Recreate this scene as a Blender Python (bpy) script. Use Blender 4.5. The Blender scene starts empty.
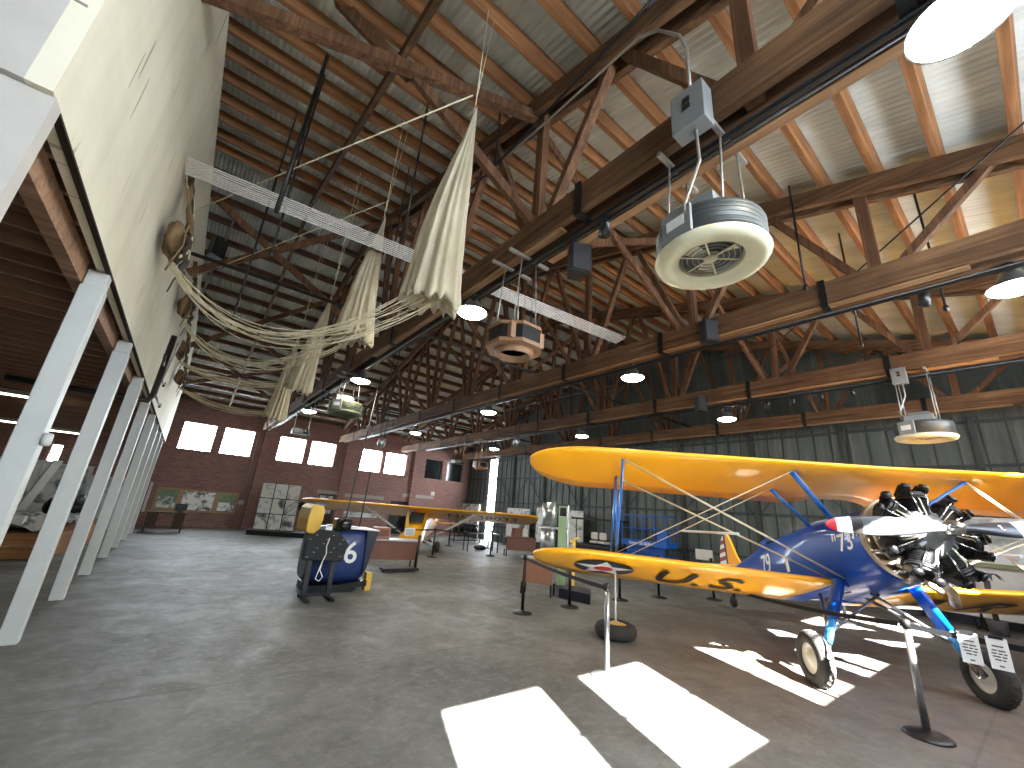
import bpy, math, random
from mathutils import Vector, Matrix
random.seed(7)
SC = bpy.context.scene
COL = SC.collection
PI = math.pi
V = Vector

# ------------------------------------------------------------------ materials
def s2l(c):
    return tuple(((x/12.92) if x <= .04045 else ((x+.055)/1.055)**2.4) for x in c)
def rgb(r, g, b): return s2l((r/255, g/255, b/255)) + (1,)
MATS = {}
class NT:
    def __init__(s, name):
        s.m = bpy.data.materials.new(name); s.m.use_nodes = True
        s.t = s.m.node_tree; s.t.nodes.clear()
        s.out = s.n('ShaderNodeOutputMaterial')
        MATS[name] = s.m
    def n(s, t, **k):
        x = s.t.nodes.new(t)
        for a, b in k.items(): setattr(x, a, b)
        return x
    def l(s, a, b): s.t.links.new(a, b)
    def val(s, node, **k):
        for a, b in k.items():
            a = a.replace('_', ' ')
            node.inputs[a].default_value = b
    def bsdf(s, **k):
        b = s.n('ShaderNodeBsdfPrincipled')
        s.l(b.outputs[0], s.out.inputs[0])
        for a, v in k.items(): b.inputs[a.replace('_', ' ')].default_value = v
        s.b = b; return b
    def coord(s, scale=(1, 1, 1), obj=True, rot=(0, 0, 0)):
        c = s.n('ShaderNodeTexCoord'); mp = s.n('ShaderNodeMapping')
        if obj: s.l(c.outputs['Object'], mp.inputs[0])
        else:
            g = s.n('ShaderNodeNewGeometry'); s.l(g.outputs['Position'], mp.inputs[0])
        mp.inputs['Scale'].default_value = scale; mp.inputs['Rotation'].default_value = rot
        return mp.outputs[0]
    def noise(s, vec, scale=5, detail=4, rough=.6, dist=0):
        n = s.n('ShaderNodeTexNoise'); s.l(vec, n.inputs['Vector'])
        n.inputs['Scale'].default_value = scale; n.inputs['Detail'].default_value = detail
        n.inputs['Roughness'].default_value = rough; n.inputs['Distortion'].default_value = dist
        return n.outputs['Fac']
    def ramp(s, fac, stops, interp='LINEAR'):
        r = s.n('ShaderNodeValToRGB'); s.l(fac, r.inputs[0]); cr = r.color_ramp; cr.interpolation = interp
        while len(cr.elements) > 1: cr.elements.remove(cr.elements[-1])
        cr.elements[0].position = stops[0][0]; cr.elements[0].color = stops[0][1]
        for p, c in stops[1:]:
            e = cr.elements.new(p); e.color = c
        return r.outputs[0]
    def mix(s, fac, a, b, mode='MIX'):
        m = s.n('ShaderNodeMix', data_type='RGBA', blend_type=mode)
        if isinstance(fac, (int, float)): m.inputs[0].default_value = fac
        else: s.l(fac, m.inputs[0])
        for i, x in ((6, a), (7, b)):
            if isinstance(x, tuple): m.inputs[i].default_value = x
            else: s.l(x, m.inputs[i])
        return m.outputs[2]
    def bump(s, h, strength=.3, dist=.02):
        b = s.n('ShaderNodeBump'); s.l(h, b.inputs['Height']); b.inputs['Strength'].default_value = strength
        b.inputs['Distance'].default_value = dist; s.l(b.outputs[0], s.b.inputs['Normal'])

def plain(name, c, rough=.6, metal=0, var=.12, scale=6, coat=0, spec=.5):
    t = NT(name); b = t.bsdf(Roughness=rough, Metallic=metal); b.inputs['Coat Weight'].default_value = coat
    b.inputs['Coat Roughness'].default_value = .08; b.inputs['Specular IOR Level'].default_value = spec
    col = rgb(*c)
    f = t.noise(t.coord(), scale, 5)
    lo = tuple(max(0, x*(1-var)) for x in col[:3]) + (1,); hi = tuple(min(1, x*(1+var)) for x in col[:3]) + (1,)
    t.l(t.ramp(f, [(.3, lo), (.7, hi)]), b.inputs['Base Color'])
    return t.m
def wood(name, c1, c2, c3, axis='X', rough=.75, scale=1.):
    t = NT(name); b = t.bsdf(Roughness=rough); b.inputs['Specular IOR Level'].default_value = .25
    sc = {'X': (.6, 14, 14), 'Y': (14, .6, 14), 'Z': (14, 14, .6)}[axis]
    sc = tuple(x*scale for x in sc)
    f = t.noise(t.coord(sc), 1, 7, .65, .6)
    g = t.noise(t.coord((1.3, 1.3, 1.3), obj=False), .9, 3)
    a = t.ramp(f, [(.25, rgb(*c1)), (.5, rgb(*c2)), (.75, rgb(*c3))])
    o = t.mix(t.ramp(g, [(.35, (0, 0, 0, 1)), (.7, (.55, .55, .55, 1))]), a, rgb(*c1))
    t.l(o, b.inputs['Base Color']); t.bump(f, .35, .01)
    return t.m
def emis(name, c, st):
    t = NT(name); e = t.n('ShaderNodeEmission'); e.inputs[0].default_value = rgb(*c); e.inputs[1].default_value = st
    t.l(e.outputs[0], t.out.inputs[0]); return t.m

# tones
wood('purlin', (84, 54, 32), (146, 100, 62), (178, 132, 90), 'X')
wood('purlin_shaded', (52, 36, 26), (92, 64, 44), (122, 90, 64), 'X')  # purlin wood darkened so the far slope's shade sits in the colour
wood('truss_y', (56, 38, 26), (104, 76, 52), (146, 112, 80), 'Y')
wood('truss_z', (56, 36, 25), (102, 72, 50), (146, 108, 78), 'Z')
wood('plank_fresh', (112, 82, 56), (160, 124, 90), (190, 156, 120), 'Y')
wood('joist', (110, 82, 62), (166, 130, 102), (192, 158, 128), 'X')
wood('boards_dark', (30, 22, 17), (52, 40, 30), (72, 56, 42), 'Y')
wood('raw_box', (110, 76, 46), (150, 104, 64), (184, 136, 88), 'X')
plain('white_paint', (196, 200, 196), .55, var=.06, scale=3)
plain('white_board', (196, 192, 184), .6, var=.05)
plain('black_metal', (13, 14, 15), .42, var=.2)
plain('black_rubber', (26, 26, 27), .7, var=.25)
plain('chrome', (190, 192, 196), .18, 1, var=.05)
plain('steel', (150, 152, 155), .35, .9, var=.12)
plain('zinc_pipe', (160, 158, 150), .45, .6, var=.06)
plain('grey_box', (128, 132, 132), .45, .2, var=.05)
plain('heater_side', (74, 77, 76), .45, .5, var=.12)
plain('heater_cream', (214, 210, 178), .4, var=.05)
plain('heater_brown', (150, 116, 88), .45, .2, var=.08)
plain('heater_green', (98, 104, 84), .5, .2, var=.08)
plain('yellow_paint', (254, 180, 16), .42, var=.04, scale=2, coat=.55)
plain('cub_yellow', (236, 168, 26), .35, var=.06, scale=2, coat=.5)
plain('blue_paint', (0, 66, 158), .35, var=.08, scale=2, coat=.3, spec=.3)
plain('strut_blue', (20, 112, 205), .3, var=.06, coat=.6)
plain('leg_blue', (56, 140, 205), .3, var=.06, coat=.6)
plain('trainer_blue', (32, 54, 104), .4, var=.12, coat=.3)
plain('trainer_dark', (26, 32, 50), .5, var=.15)
plain('dull_yellow', (226, 184, 72), .5, var=.06)
plain('red_paint', (190, 30, 44), .45, var=.05)
plain('decal_white', (236, 236, 232), .5, var=.03)
plain('decal_black', (26, 22, 18), .5, var=.05)
plain('roundel_blue', (30, 36, 54), .5, var=.06)
plain('prop_grey', (72, 76, 84), .6, 0, var=.08)
plain('prop_dark', (52, 56, 64), .35, .3, var=.08)
plain('engine_black', (20, 20, 22), .38, .3, var=.25)
plain('engine_grey', (128, 131, 134), .35, .45, var=.15)
plain('exhaust', (176, 160, 140), .35, .55, var=.2)
plain('cream_wire', (200, 190, 160), .4, .2, var=.05)
plain('tire', (46, 44, 41), .85, var=.25)
plain('wheel_cream', (200, 196, 180), .5, var=.05)
plain('straw_hub', (196, 160, 96), .8, var=.12)
plain('desk_brown', (108, 66, 48), .5, var=.1)
plain('desk_light', (150, 104, 84), .5, var=.1)
plain('desk_top', (176, 178, 178), .3, var=.06)
plain('glass_dark', (24, 28, 30), .12, 0, var=.1)
plain('green_post', (124, 148, 108), .55, var=.06)
plain('sheet_metal', (190, 196, 198), .28, .85, var=.12, scale=9)
plain('lift_blue', (22, 88, 170), .45, var=.08)
plain('panel_red', (150, 36, 44), .5, var=.05)
plain('frame_wood', (150, 122, 84), .6, var=.08)
plain('board_green', (104, 122, 92), .6, var=.3, scale=5)
plain('rope_cream', (216, 206, 176), .8, var=.05)
plain('pack_brown', (120, 96, 66), .85, var=.2, scale=12)
plain('pack_dark', (66, 52, 40), .85, var=.2, scale=12)
plain('strap_cream', (200, 190, 160), .8, var=.08)
plain('paper', (232, 234, 236), .6, var=.02)
plain('print_grey', (70, 72, 78), .7, var=.05)
plain('pipe_dark', (44, 38, 34), .5, .3, var=.2)
plain('duct', (112, 92, 70), .55, .2, var=.2)
plain('concrete_trim', (150, 146, 138), .8, var=.08)
plain('palm_dark', (70, 66, 66), .8, var=.1)
plain('olive', (128, 128, 92), .7, var=.08)
plain('lens_dark', (20, 20, 20), .2, var=.1)
plain('skin_net', (40, 42, 44), .8, var=.5, scale=26)
plain('leather_dark', (30, 24, 22), .6, var=.2)
emis('lamp_glow', (255, 246, 224), 80)
emis('tube_glow', (255, 248, 214), 9)
emis('sign_glow', (255, 255, 235), 2.5)

def m_floor():
    t = NT('concrete'); b = t.bsdf(Roughness=.6); b.inputs['Specular IOR Level'].default_value = .3
    p = t.coord((1, 1, 1), obj=False)
    n1 = t.noise(p, .35, 5, .55, .4); n2 = t.noise(p, 2.2, 8, .7, .5); n3 = t.noise(p, 11, 6, .7)
    c = t.ramp(n1, [(.3, rgb(84, 84, 82)), (.5, rgb(110, 111, 109)), (.72, rgb(138, 141, 140))])
    c = t.mix(t.ramp(n2, [(.35, (.0, .0, .0, 1)), (.75, (.65, .65, .65, 1))]), c, rgb(74, 72, 68))
    c = t.mix(t.ramp(n3, [(.5, (0, 0, 0, 1)), (.8, (.4, .4, .4, 1))]), c, rgb(160, 160, 156))
    # worn brownish slab beside the biplane
    s = t.n('ShaderNodeSeparateXYZ'); t.l(p, s.inputs[0])
    def mr(src, a, b_):
        m = t.n('ShaderNodeMapRange'); t.l(src, m.inputs[0]); m.inputs[1].default_value = a; m.inputs[2].default_value = b_
        m.clamp = True; return m.outputs[0]
    mx = t.n('ShaderNodeMath', operation='MULTIPLY'); t.l(mr(s.outputs[0], 3.6, 7.5), mx.inputs[0]); t.l(mr(s.outputs[1], 7.5, 4.), mx.inputs[1])
    m2 = t.n('ShaderNodeMath', operation='MULTIPLY'); t.l(mx.outputs[0], m2.inputs[0]); m2.inputs[1].default_value = .6
    c = t.mix(m2.outputs[0], c, rgb(92, 78, 68))
    # saw-cut joints on a 6.1 m grid and one long crack
    def joint(src, off, per, w):
        a = t.n('ShaderNodeMath', operation='ADD'); t.l(src, a.inputs[0]); a.inputs[1].default_value = off
        m = t.n('ShaderNodeMath', operation='PINGPONG'); t.l(a.outputs[0], m.inputs[0]); m.inputs[1].default_value = per/2
        l = t.n('ShaderNodeMath', operation='LESS_THAN'); t.l(m.outputs[0], l.inputs[0]); l.inputs[1].default_value = w
        return l.outputs[0]
    dn = t.n('ShaderNodeMath', operation='MULTIPLY'); t.l(n3, dn.inputs[0]); dn.inputs[1].default_value = .05
    ya = t.n('ShaderNodeMath', operation='ADD'); t.l(s.outputs[1], ya.inputs[0]); t.l(dn.outputs[0], ya.inputs[1])
    j = t.n('ShaderNodeMath', operation='MAXIMUM'); t.l(joint(ya.outputs[0], -.83, 4.4, .013), j.inputs[0]); t.l(joint(s.outputs[0], -6.35, 14.4, .008), j.inputs[1])
    jm = t.n('ShaderNodeMath', operation='MULTIPLY'); t.l(j.outputs[0], jm.inputs[0]); jm.inputs[1].default_value = .45
    c = t.mix(jm.outputs[0], c, rgb(70, 66, 62))
    t.l(c, b.inputs['Base Color'])
    r = t.ramp(n2, [(.3, (.48, .48, .48, 1)), (.7, (.72, .72, .72, 1))]); t.l(r, b.inputs['Roughness'])
    t.bump(n3, .12, .006)
m_floor()
def m_brick():
    t = NT('brick'); b = t.bsdf(Roughness=.85); b.inputs['Specular IOR Level'].default_value = .2
    c = t.n('ShaderNodeNewGeometry'); s = t.n('ShaderNodeSeparateXYZ'); t.l(c.outputs['Position'], s.inputs[0])
    a = t.n('ShaderNodeMath', operation='ADD'); t.l(s.outputs[0], a.inputs[0]); t.l(s.outputs[1], a.inputs[1])
    k = t.n('ShaderNodeCombineXYZ'); t.l(a.outputs[0], k.inputs[0]); t.l(s.outputs[2], k.inputs[1])
    br = t.n('ShaderNodeTexBrick'); t.l(k.outputs[0], br.inputs['Vector'])
    br.inputs['Scale'].default_value = 1; br.inputs['Brick Width'].default_value = .23; br.inputs['Row Height'].default_value = .085
    br.inputs['Mortar Size'].default_value = .009; br.inputs['Color1'].default_value = rgb(134, 94, 86)
    br.inputs['Color2'].default_value = rgb(102, 72, 70); br.inputs['Mortar'].default_value = rgb(150, 134, 126)
    n = t.noise(t.coord((1, 1, 1), obj=False), 1.1, 6)
    o = t.mix(t.ramp(n, [(.3, (0, 0, 0, 1)), (.75, (.5, .5, .5, 1))]), br.outputs[0], rgb(146, 112, 102))
    t.l(o, b.inputs['Base Color']); t.bump(br.outputs['Fac'], -.3, .01)
m_brick()
def m_corr():
    t = NT('corrugated'); b = t.bsdf(Roughness=.5, Metallic=.15)
    n = t.noise(t.coord((1, .12, 1), obj=False), 3, 6)
    n2 = t.noise(t.coord((1, 1, 1), obj=False), .5, 3)
    c = t.ramp(n, [(.3, rgb(192, 196, 190)), (.55, rgb(216, 220, 214)), (.8, rgb(230, 234, 230))])
    c = t.mix(t.ramp(n2, [(.45, (0, 0, 0, 1)), (.7, (.4, .4, .4, 1))]), c, rgb(158, 164, 158))
    t.l(c, b.inputs['Base Color'])
m_corr()
def m_dry():
    t = NT('drywall'); b = t.bsdf(Roughness=.8); b.inputs['Specular IOR Level'].default_value = .2
    p = t.coord((1, .5, 1), obj=False)
    n = t.noise(p, 1.2, 6, .6, .3)
    c = t.ramp(n, [(.3, rgb(224, 218, 194)), (.6, rgb(236, 230, 208)), (.8, rgb(240, 235, 216))])
    for sc_, th, colr in (((1, 16, .9), .752, rgb(120, 110, 88)), ((1, 11, .6), .745, rgb(150, 142, 118))):
        w = t.noise(t.coord(sc_, obj=False, rot=(.04, 0, 0)), 1.3, 1, .5)
        c = t.mix(t.ramp(w, [(th, (0, 0, 0, 1)), (th+.01, (.7, .7, .7, 1))]), c, colr)
    g = t.noise(t.coord((1, 3.5, .25), obj=False), 1.0, 4, .6)
    c = t.mix(t.ramp(g, [(.45, (0, 0, 0, 1)), (.75, (.35, .35, .35, 1))]), c, rgb(196, 190, 166))
    t.l(c, b.inputs['Base Color'])
m_dry()
def m_green():
    t = NT('door_sheet'); b = t.bsdf(Roughness=.6, Metallic=.1)
    p = t.coord((1, 1, 1), obj=False)
    n = t.noise(t.coord((1, 6, .35), obj=False), 1.2, 6, .65)
    n2 = t.noise(p, .25, 3)
    c = t.ramp(n, [(.3, rgb(66, 74, 72)), (.55, rgb(88, 94, 90)), (.78, rgb(132, 134, 122))])
    c = t.mix(t.ramp(n2, [(.4, (0, 0, 0, 1)), (.65, (.6, .6, .6, 1))]), c, rgb(80, 88, 86))
    t.l(c, b.inputs['Base Color'])
m_green()
plain('girt', (52, 58, 58), .6, .1, var=.15)
def m_cloth():
    t = NT('silk'); b = t.bsdf(Roughness=.75)
    n = t.noise(t.coord((3, 3, 1)), 3, 5)
    t.l(t.ramp(n, [(.3, rgb(176, 164, 134)), (.7, rgb(214, 204, 176))]), b.inputs['Base Color'])
    b.inputs['Sheen Weight'].default_value = .3
    tr = t.n('ShaderNodeBsdfTranslucent'); tr.inputs[0].default_value = rgb(196, 182, 148)
    mx = t.n('ShaderNodeMixShader'); mx.inputs[0].default_value = .25
    t.l(b.outputs[0], mx.inputs[1]); t.l(tr.outputs[0], mx.inputs[2]); t.l(mx.outputs[0], t.out.inputs[0])
m_cloth()
def m_photo(name, dark, light, scale, seed, detail=5, thr=(.42, .5, .6)):
    t = NT(name); b = t.bsdf(Roughness=.5)
    c = t.n('ShaderNodeTexCoord'); mp = t.n('ShaderNodeMapping'); t.l(c.outputs['Object'], mp.inputs[0])
    mp.inputs['Location'].default_value = (seed, seed*1.7, seed*.3)
    n = t.noise(mp.outputs[0], scale, detail, .6, .6)
    mid = tuple((a+b_)/2 for a, b_ in zip(dark, light))
    t.l(t.ramp(n, [(thr[0], rgb(*dark)), (thr[1], rgb(*mid)), (thr[2], rgb(*light))]), b.inputs['Base Color'])
m_photo('photo_a', (70, 72, 74), (206, 206, 200), 1.6, 3.1, thr=(.34, .42, .5))
m_photo('photo_b', (80, 84, 88), (206, 208, 206), 2.2, 7.7, thr=(.34, .43, .52))
m_photo('photo_c', (88, 96, 84), (196, 198, 184), 4.5, 1.3)
m_photo('photo_d', (110, 116, 118), (206, 210, 206), 1.4, 9.2, thr=(.3, .42, .5))
m_photo('photo_e', (60, 64, 66), (214, 216, 210), 4, 5.2, thr=(.36, .44, .52))
def m_glass():
    t = NT('glass'); tr = t.n('ShaderNodeBsdfTransparent'); gl = t.n('ShaderNodeBsdfGlossy'); gl.inputs[1].default_value = .05
    tr.inputs[0].default_value = (.96, .98, 1, 1)
    mx = t.n('ShaderNodeMixShader'); mx.inputs[0].default_value = .06
    t.l(tr.outputs[0], mx.inputs[1]); t.l(gl.outputs[0], mx.inputs[2]); t.l(mx.outputs[0], t.out.inputs[0])
m_glass()

# ------------------------------------------------------------------ mesh builder
ROOT = {}
def frame_from(d, up=V((0, 0, 1))):
    d = d.normalized()
    if abs(d.dot(up)) > .98: up = V((0, 1, 0)) if abs(d.y) < .9 else V((1, 0, 0))
    x = d.cross(up).normalized(); y = x.cross(d).normalized()
    return x, y, d
class MB:
    def __init__(s): s.v = []; s.f = []; s.mi = []; s.sm = []; s.ms = []
    def _m(s, m):
        if m is None: m = '*'
        if m not in s.ms: s.ms.append(m)
        return s.ms.index(m)
    def add(s, vs, fs, m=None, smooth=False):
        o = len(s.v); s.v += [V(p) for p in vs]; k = s._m(m)
        for f in fs: s.f.append([i+o for i in f]); s.mi.append(k); s.sm.append(smooth)
        return s
    def box(s, lo, hi, m=None):
        x0, y0, z0 = lo; x1, y1, z1 = hi
        vs = [(x0,y0,z0),(x1,y0,z0),(x1,y1,z0),(x0,y1,z0),(x0,y0,z1),(x1,y0,z1),(x1,y1,z1),(x0,y1,z1)]
        return s.add(vs, [(0,3,2,1),(4,5,6,7),(0,1,5,4),(1,2,6,5),(2,3,7,6),(3,0,4,7)], m)
    def cbox(s, c, d, m=None): return s.box([c[i]-d[i]/2 for i in range(3)], [c[i]+d[i]/2 for i in range(3)], m)
    def bar(s, a, b, w, h, m=None, up=V((0, 0, 1))):
        a, b = V(a), V(b); x, y, d = frame_from(b-a, V(up)); vs = []
        for p in (a, b):
            for u, v in ((-1,-1),(1,-1),(1,1),(-1,1)): vs.append(p + x*u*w/2 + y*v*h/2)
        return s.add(vs, [(0,3,2,1),(4,5,6,7),(0,1,5,4),(1,2,6,5),(2,3,7,6),(3,0,4,7)], m)
    def tube(s, pts, r, seg=8, m=None, caps=True, radii=None):
        pts = [V(p) for p in pts]; n = len(pts); vs = []; ref = None
        for i, p in enumerate(pts):
            d = (pts[min(i+1, n-1)] - pts[max(i-1, 0)])
            if d.length < 1e-9: d = V((0, 0, 1))
            d.normalize()
            if ref is None: x, y, _ = frame_from(d); ref = x
            x = (ref - d*ref.dot(d)).normalized(); y = d.cross(x); ref = x
            rr = radii[i] if radii else r
            for k in range(seg):
                a = 2*PI*k/seg; vs.append(p + x*math.cos(a)*rr + y*math.sin(a)*rr)
        fs = []
        for i in range(n-1):
            for k in range(seg):
                fs.append((i*seg+k, i*seg+(k+1) % seg, (i+1)*seg+(k+1) % seg, (i+1)*seg+k))
        s.add(vs, fs, m, True)
        if caps:
            o = len(s.v) - len(vs)
            s.f.append([o+k for k in range(seg)][::-1]); s.mi.append(s._m(m)); s.sm.append(False)
            s.f.append([o+(n-1)*seg+k for k in range(seg)]); s.mi.append(s._m(m)); s.sm.append(False)
        return s
    def lathe(s, prof, c=(0, 0, 0), axis=(0, 0, 1), seg=24, m=None, smooth=True, caps=True):
        c = V(c); ax = V(axis).normalized(); x, y, _ = frame_from(ax); vs = []; fs = []
        for r, h in prof:
            for k in range(seg):
                a = 2*PI*k/seg; vs.append(c + ax*h + (x*math.cos(a) + y*math.sin(a))*r)
        for i in range(len(prof)-1):
            for k in range(seg):
                fs.append((i*seg+k, i*seg+(k+1) % seg, (i+1)*seg+(k+1) % seg, (i+1)*seg+k))
        s.add(vs, fs, m, smooth)
        o = len(s.v)-len(vs)
        if prof[0] == prof[-1]: caps = False
        if caps and prof[0][0] > 1e-4: s.f.append([o+k for k in range(seg)][::-1]); s.mi.append(s._m(m)); s.sm.append(False)
        if caps and prof[-1][0] > 1e-4: s.f.append([o+(len(prof)-1)*seg+k for k in range(seg)]); s.mi.append(s._m(m)); s.sm.append(False)
        return s
    def prism(s, poly, a, b, m=None, smooth=False):
        """poly: list of 3-D points; extruded by vector b (a ignored offset)"""
        a = V(a); b = V(b); n = len(poly); vs = [V(p)+a for p in poly] + [V(p)+a+b for p in poly]
        fs = [tuple(range(n))[::-1], tuple(range(n, 2*n))] + [(i, (i+1) % n, (i+1) % n+n, i+n) for i in range(n)]
        return s.add(vs, fs, m, smooth)
    def grid(s, rows, m=None, smooth=True, wrap=False):
        n = len(rows[0]); vs = [p for r in rows for p in r]; fs = []
        for i in range(len(rows)-1):
            for k in range(n if wrap else n-1):
                fs.append((i*n+k, i*n+(k+1) % n, (i+1)*n+(k+1) % n, (i+1)*n+k))
        return s.add(vs, fs, m, smooth)
    def xf(s, M):
        s.v = [M @ p for p in s.v]; return s
    def build(s, name, mat=None, parent=None, world=True, bevel=0, loc=None, rot=None, recalc=True):
        me = bpy.data.meshes.new(name)
        vs = s.v
        if parent is not None and world:
            Mi = ROOT[parent.name].inverted(); vs = [Mi @ p for p in vs]
        me.from_pydata([tuple(p) for p in vs], [], s.f)
        for k in (s.ms or ['*']): me.materials.append(MATS[mat if k == '*' else k])
        me.polygons.foreach_set('material_index', s.mi); me.polygons.foreach_set('use_smooth', s.sm)
        me.update()
        if recalc:
            import bmesh
            b = bmesh.new(); b.from_mesh(me); bmesh.ops.recalc_face_normals(b, faces=b.faces); b.to_mesh(me); b.free()
        o = bpy.data.objects.new(name, me); COL.objects.link(o)
        if loc is not None: o.location = loc
        if rot is not None: o.rotation_euler = rot
        if parent is not None:
            o.parent = parent
            if world: ROOT[o.name] = ROOT[parent.name].copy()
            else: ROOT[o.name] = ROOT[parent.name] @ (Matrix.Translation(loc or (0,0,0)))
        else: ROOT[o.name] = Matrix.Identity(4)
        if bevel:
            mo = o.modifiers.new('b', 'BEVEL'); mo.width = bevel; mo.segments = 2; mo.limit_method = 'ANGLE'
        return o
def thing(name, label, cat, loc=(0, 0, 0), rz=0, group=None):
    o = bpy.data.objects.new(name, None); COL.objects.link(o); o.location = loc; o.rotation_euler = (0, 0, rz)
    o.empty_display_size = .2
    ROOT[o.name] = Matrix.Translation(loc) @ Matrix.Rotation(rz, 4, 'Z')
    return tag(o, label, cat, group)
def tag(o, label, cat, group=None, kind=None):
    o['label'] = label; o['category'] = cat
    if group: o['group'] = group
    if kind: o['kind'] = kind
    return o
def struct(o): o['kind'] = 'structure'; return o
def copy_tree(o, parent=None):
    c = o.copy(); COL.objects.link(c); c.parent = parent
    for ch in list(o.children): copy_tree(ch, c)
    return c
def centre(o):
    """move a top-level mesh's origin to the middle of its base"""
    me = o.data; xs = [v.co for v in me.vertices]
    c = V(((min(p.x for p in xs)+max(p.x for p in xs))/2, (min(p.y for p in xs)+max(p.y for p in xs))/2, min(p.z for p in xs)))
    for v in me.vertices: v.co -= c
    o.location = c; return o
def text_mesh(s, size):
    cu = bpy.data.curves.new('t', 'FONT'); cu.body = s; cu.size = size; cu.align_x = 'CENTER'; cu.align_y = 'CENTER'
    cu.resolution_u = 3; cu.offset = .012*size
    o = bpy.data.objects.new('t', cu); COL.objects.link(o)
    dg = bpy.context.evaluated_depsgraph_get(); me = o.evaluated_get(dg).to_mesh()
    vs = [v.co.copy() for v in me.vertices]; fs = [list(p.vertices) for p in me.polygons]
    o.evaluated_get(dg).to_mesh_clear(); bpy.data.objects.remove(o); bpy.data.curves.remove(cu)
    return vs, fs
def text_on(mb, s, size, origin, ux, uy, m=None, fn=None):
    vs, fs = text_mesh(s, size); ux = V(ux); uy = V(uy); origin = V(origin)
    if fn: mb.add([fn(p.x, p.y) for p in vs], fs, m)
    else: mb.add([origin + ux*p.x + uy*p.y for p in vs], fs, m)
    return mb

# ------------------------------------------------------------------ camera
cam = bpy.data.cameras.new('camera'); co = bpy.data.objects.new('camera', cam); COL.objects.link(co); SC.camera = co
cam.sensor_width = 36; cam.lens = 36*405.4/1024; cam.clip_start = .05; cam.clip_end = 300
R_ = [[0.7797985869117531, -0.621672382202851, 0.07374017261076382], [-0.2443920865364808, -0.19385773623047248, 0.9501008820867086],
      [0.5763563757683072, 0.7589088399207304, 0.3031017994030932]]
mw = Matrix(((R_[0][0], R_[1][0], -R_[2][0], 0), (R_[0][1], R_[1][1], -R_[2][1], 0), (R_[0][2], R_[1][2], -R_[2][2], 1.75), (0, 0, 0, 1)))
co.matrix_world = mw

# ------------------------------------------------------------------ setting
YN, YF, XL, XR, YR = -2.55, 25.4, -9.2, 16.0, 11.4
def roof_z(y): return 6.85 + .285*(y if y <= YR else 2*YR-y)
TR = [2.86, 6.85, 10.75, 14.6]
b = MB(); b.box((XL-.3, YN-.3, -.2), (XR+.3, YF+.3, 0)); struct(b.build('floor', 'concrete'))
def wall_with_holes(name, y0, y1, x0, x1, z0, zt, holes, mat):
    """wall in the XZ plane between y0 and y1; holes = (xa, xb, za, zb)"""
    xs = sorted({x0, x1} | {h[0] for h in holes} | {h[1] for h in holes}); zs = sorted({z0, zt} | {h[2] for h in holes} | {h[3] for h in holes})
    b = MB()
    for i in range(len(xs)-1):
        run = None
        for j in range(len(zs)-1):
            cx = (xs[i]+xs[i+1])/2; cz = (zs[j]+zs[j+1])/2
            hole = any(h[0] < cx < h[1] and h[2] < cz < h[3] for h in holes)
            if hole:
                if run is not None: b.box((xs[i], y0, run), (xs[i+1], y1, zs[j])); run = None
            elif run is None: run = zs[j]
        if run is not None: b.box((xs[i], y0, run), (xs[i+1], y1, zt))
    return struct(b.build(name, mat))
FW = [(-.6, .75), (1.1, 2.45), (3.67, 5.0), (5.3, 6.65), (8.2, 9.5), (9.75, 11.15), (12.55, 13.85), (14.2, 15.5)]
FW = [(a, b_, 3.55, 4.87) for a, b_ in FW]
FL = [(-4.62, -4.28, 1.9, 3.1), (6.25, 7.15, .0, 2.02), (7.75, 9.85, .85, 1.7), (10.5, 11.7, 0, 1.95)]
# wall far: the two low openings that are boarded are closed by panels built behind
wall_with_holes('wall_far', YF, YF+.3, XL, XR+.3, 0, 6.5, FW + FL, 'brick')
NW = []
for k in (0, 1, 2):
    NW += [(-.08+4.4*k, 1.15+4.4*k, 3.44, 4.9), (1.72+4.4*k, 2.94+4.4*k, 3.44, 4.9)]
NW = [h for h in NW if h[0] > XL+.2 and h[1] < XR-.2]
wall_with_holes('wall_near', YN-.06, YN, XL, XR+.3, 0, 6.5, NW, 'brick')
b = MB(); b.box((XL-.3, YN-.3, 0), (XL, YF+.3, 10.5)); struct(b.build('wall_west', 'brick'))
# east wall of tall sliding door leaves: sheet, girts, posts, a gap of daylight
gapA, gapB = 21.95, 22.75
b = MB()
for ya, yb in ((YN-.3, gapA), (gapB, YF)):
    b.box((XR, ya, 0), (XR+.05, yb, 5.1))
b.box((XR, YN-.3, 5.1), (XR+.05, YF, 10.4))
struct(b.build('wall_east', 'door_sheet'))
b = MB(); k = 0; y = YN
while y < YF:
    if not gapA-.1 < y < gapB+.1: b.box((XR-.035, y-.02, 0), (XR-.002, y+.02, 5.1))
    y += .46
for z in (.9, 2.35, 3.8, 4.95):
    b.box((XR-.075, YN, z-.04), (XR-.036, gapA, z+.04)); b.box((XR-.075, gapB, z-.04), (XR-.036, YF, z+.04))
for k in range(9):
    y = YN+.6+k*2.75
    if y < gapA-.3:
        b.box((XR-.14, y-.06, 0), (XR-.076, y+.06, 5.1))
        b.bar((XR-.1, y+.1, 2.4), (XR-.1, y+1.3, 3.8), .035, .035); b.bar((XR-.1, y+2.6, 2.4), (XR-.1, y+1.4, 3.8), .035, .035)
struct(b.build('trim_1', 'girt'))
# roof of corrugated sheet
b = MB(); per = .095; nx = int((XR+.3-XL)/(per/4))
top = []
for yy in (YN-.3, YR, YF+.3):
    row = []
    for i in range(nx+1):
        x = XL-.0+i*per/4; row.append(V((x, yy, roof_z(yy) + .022*math.sin(2*PI*x/per))))
    top.append(row)
b.grid(top, smooth=True); struct(b.build('ceiling', 'corrugated', recalc=False))
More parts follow.
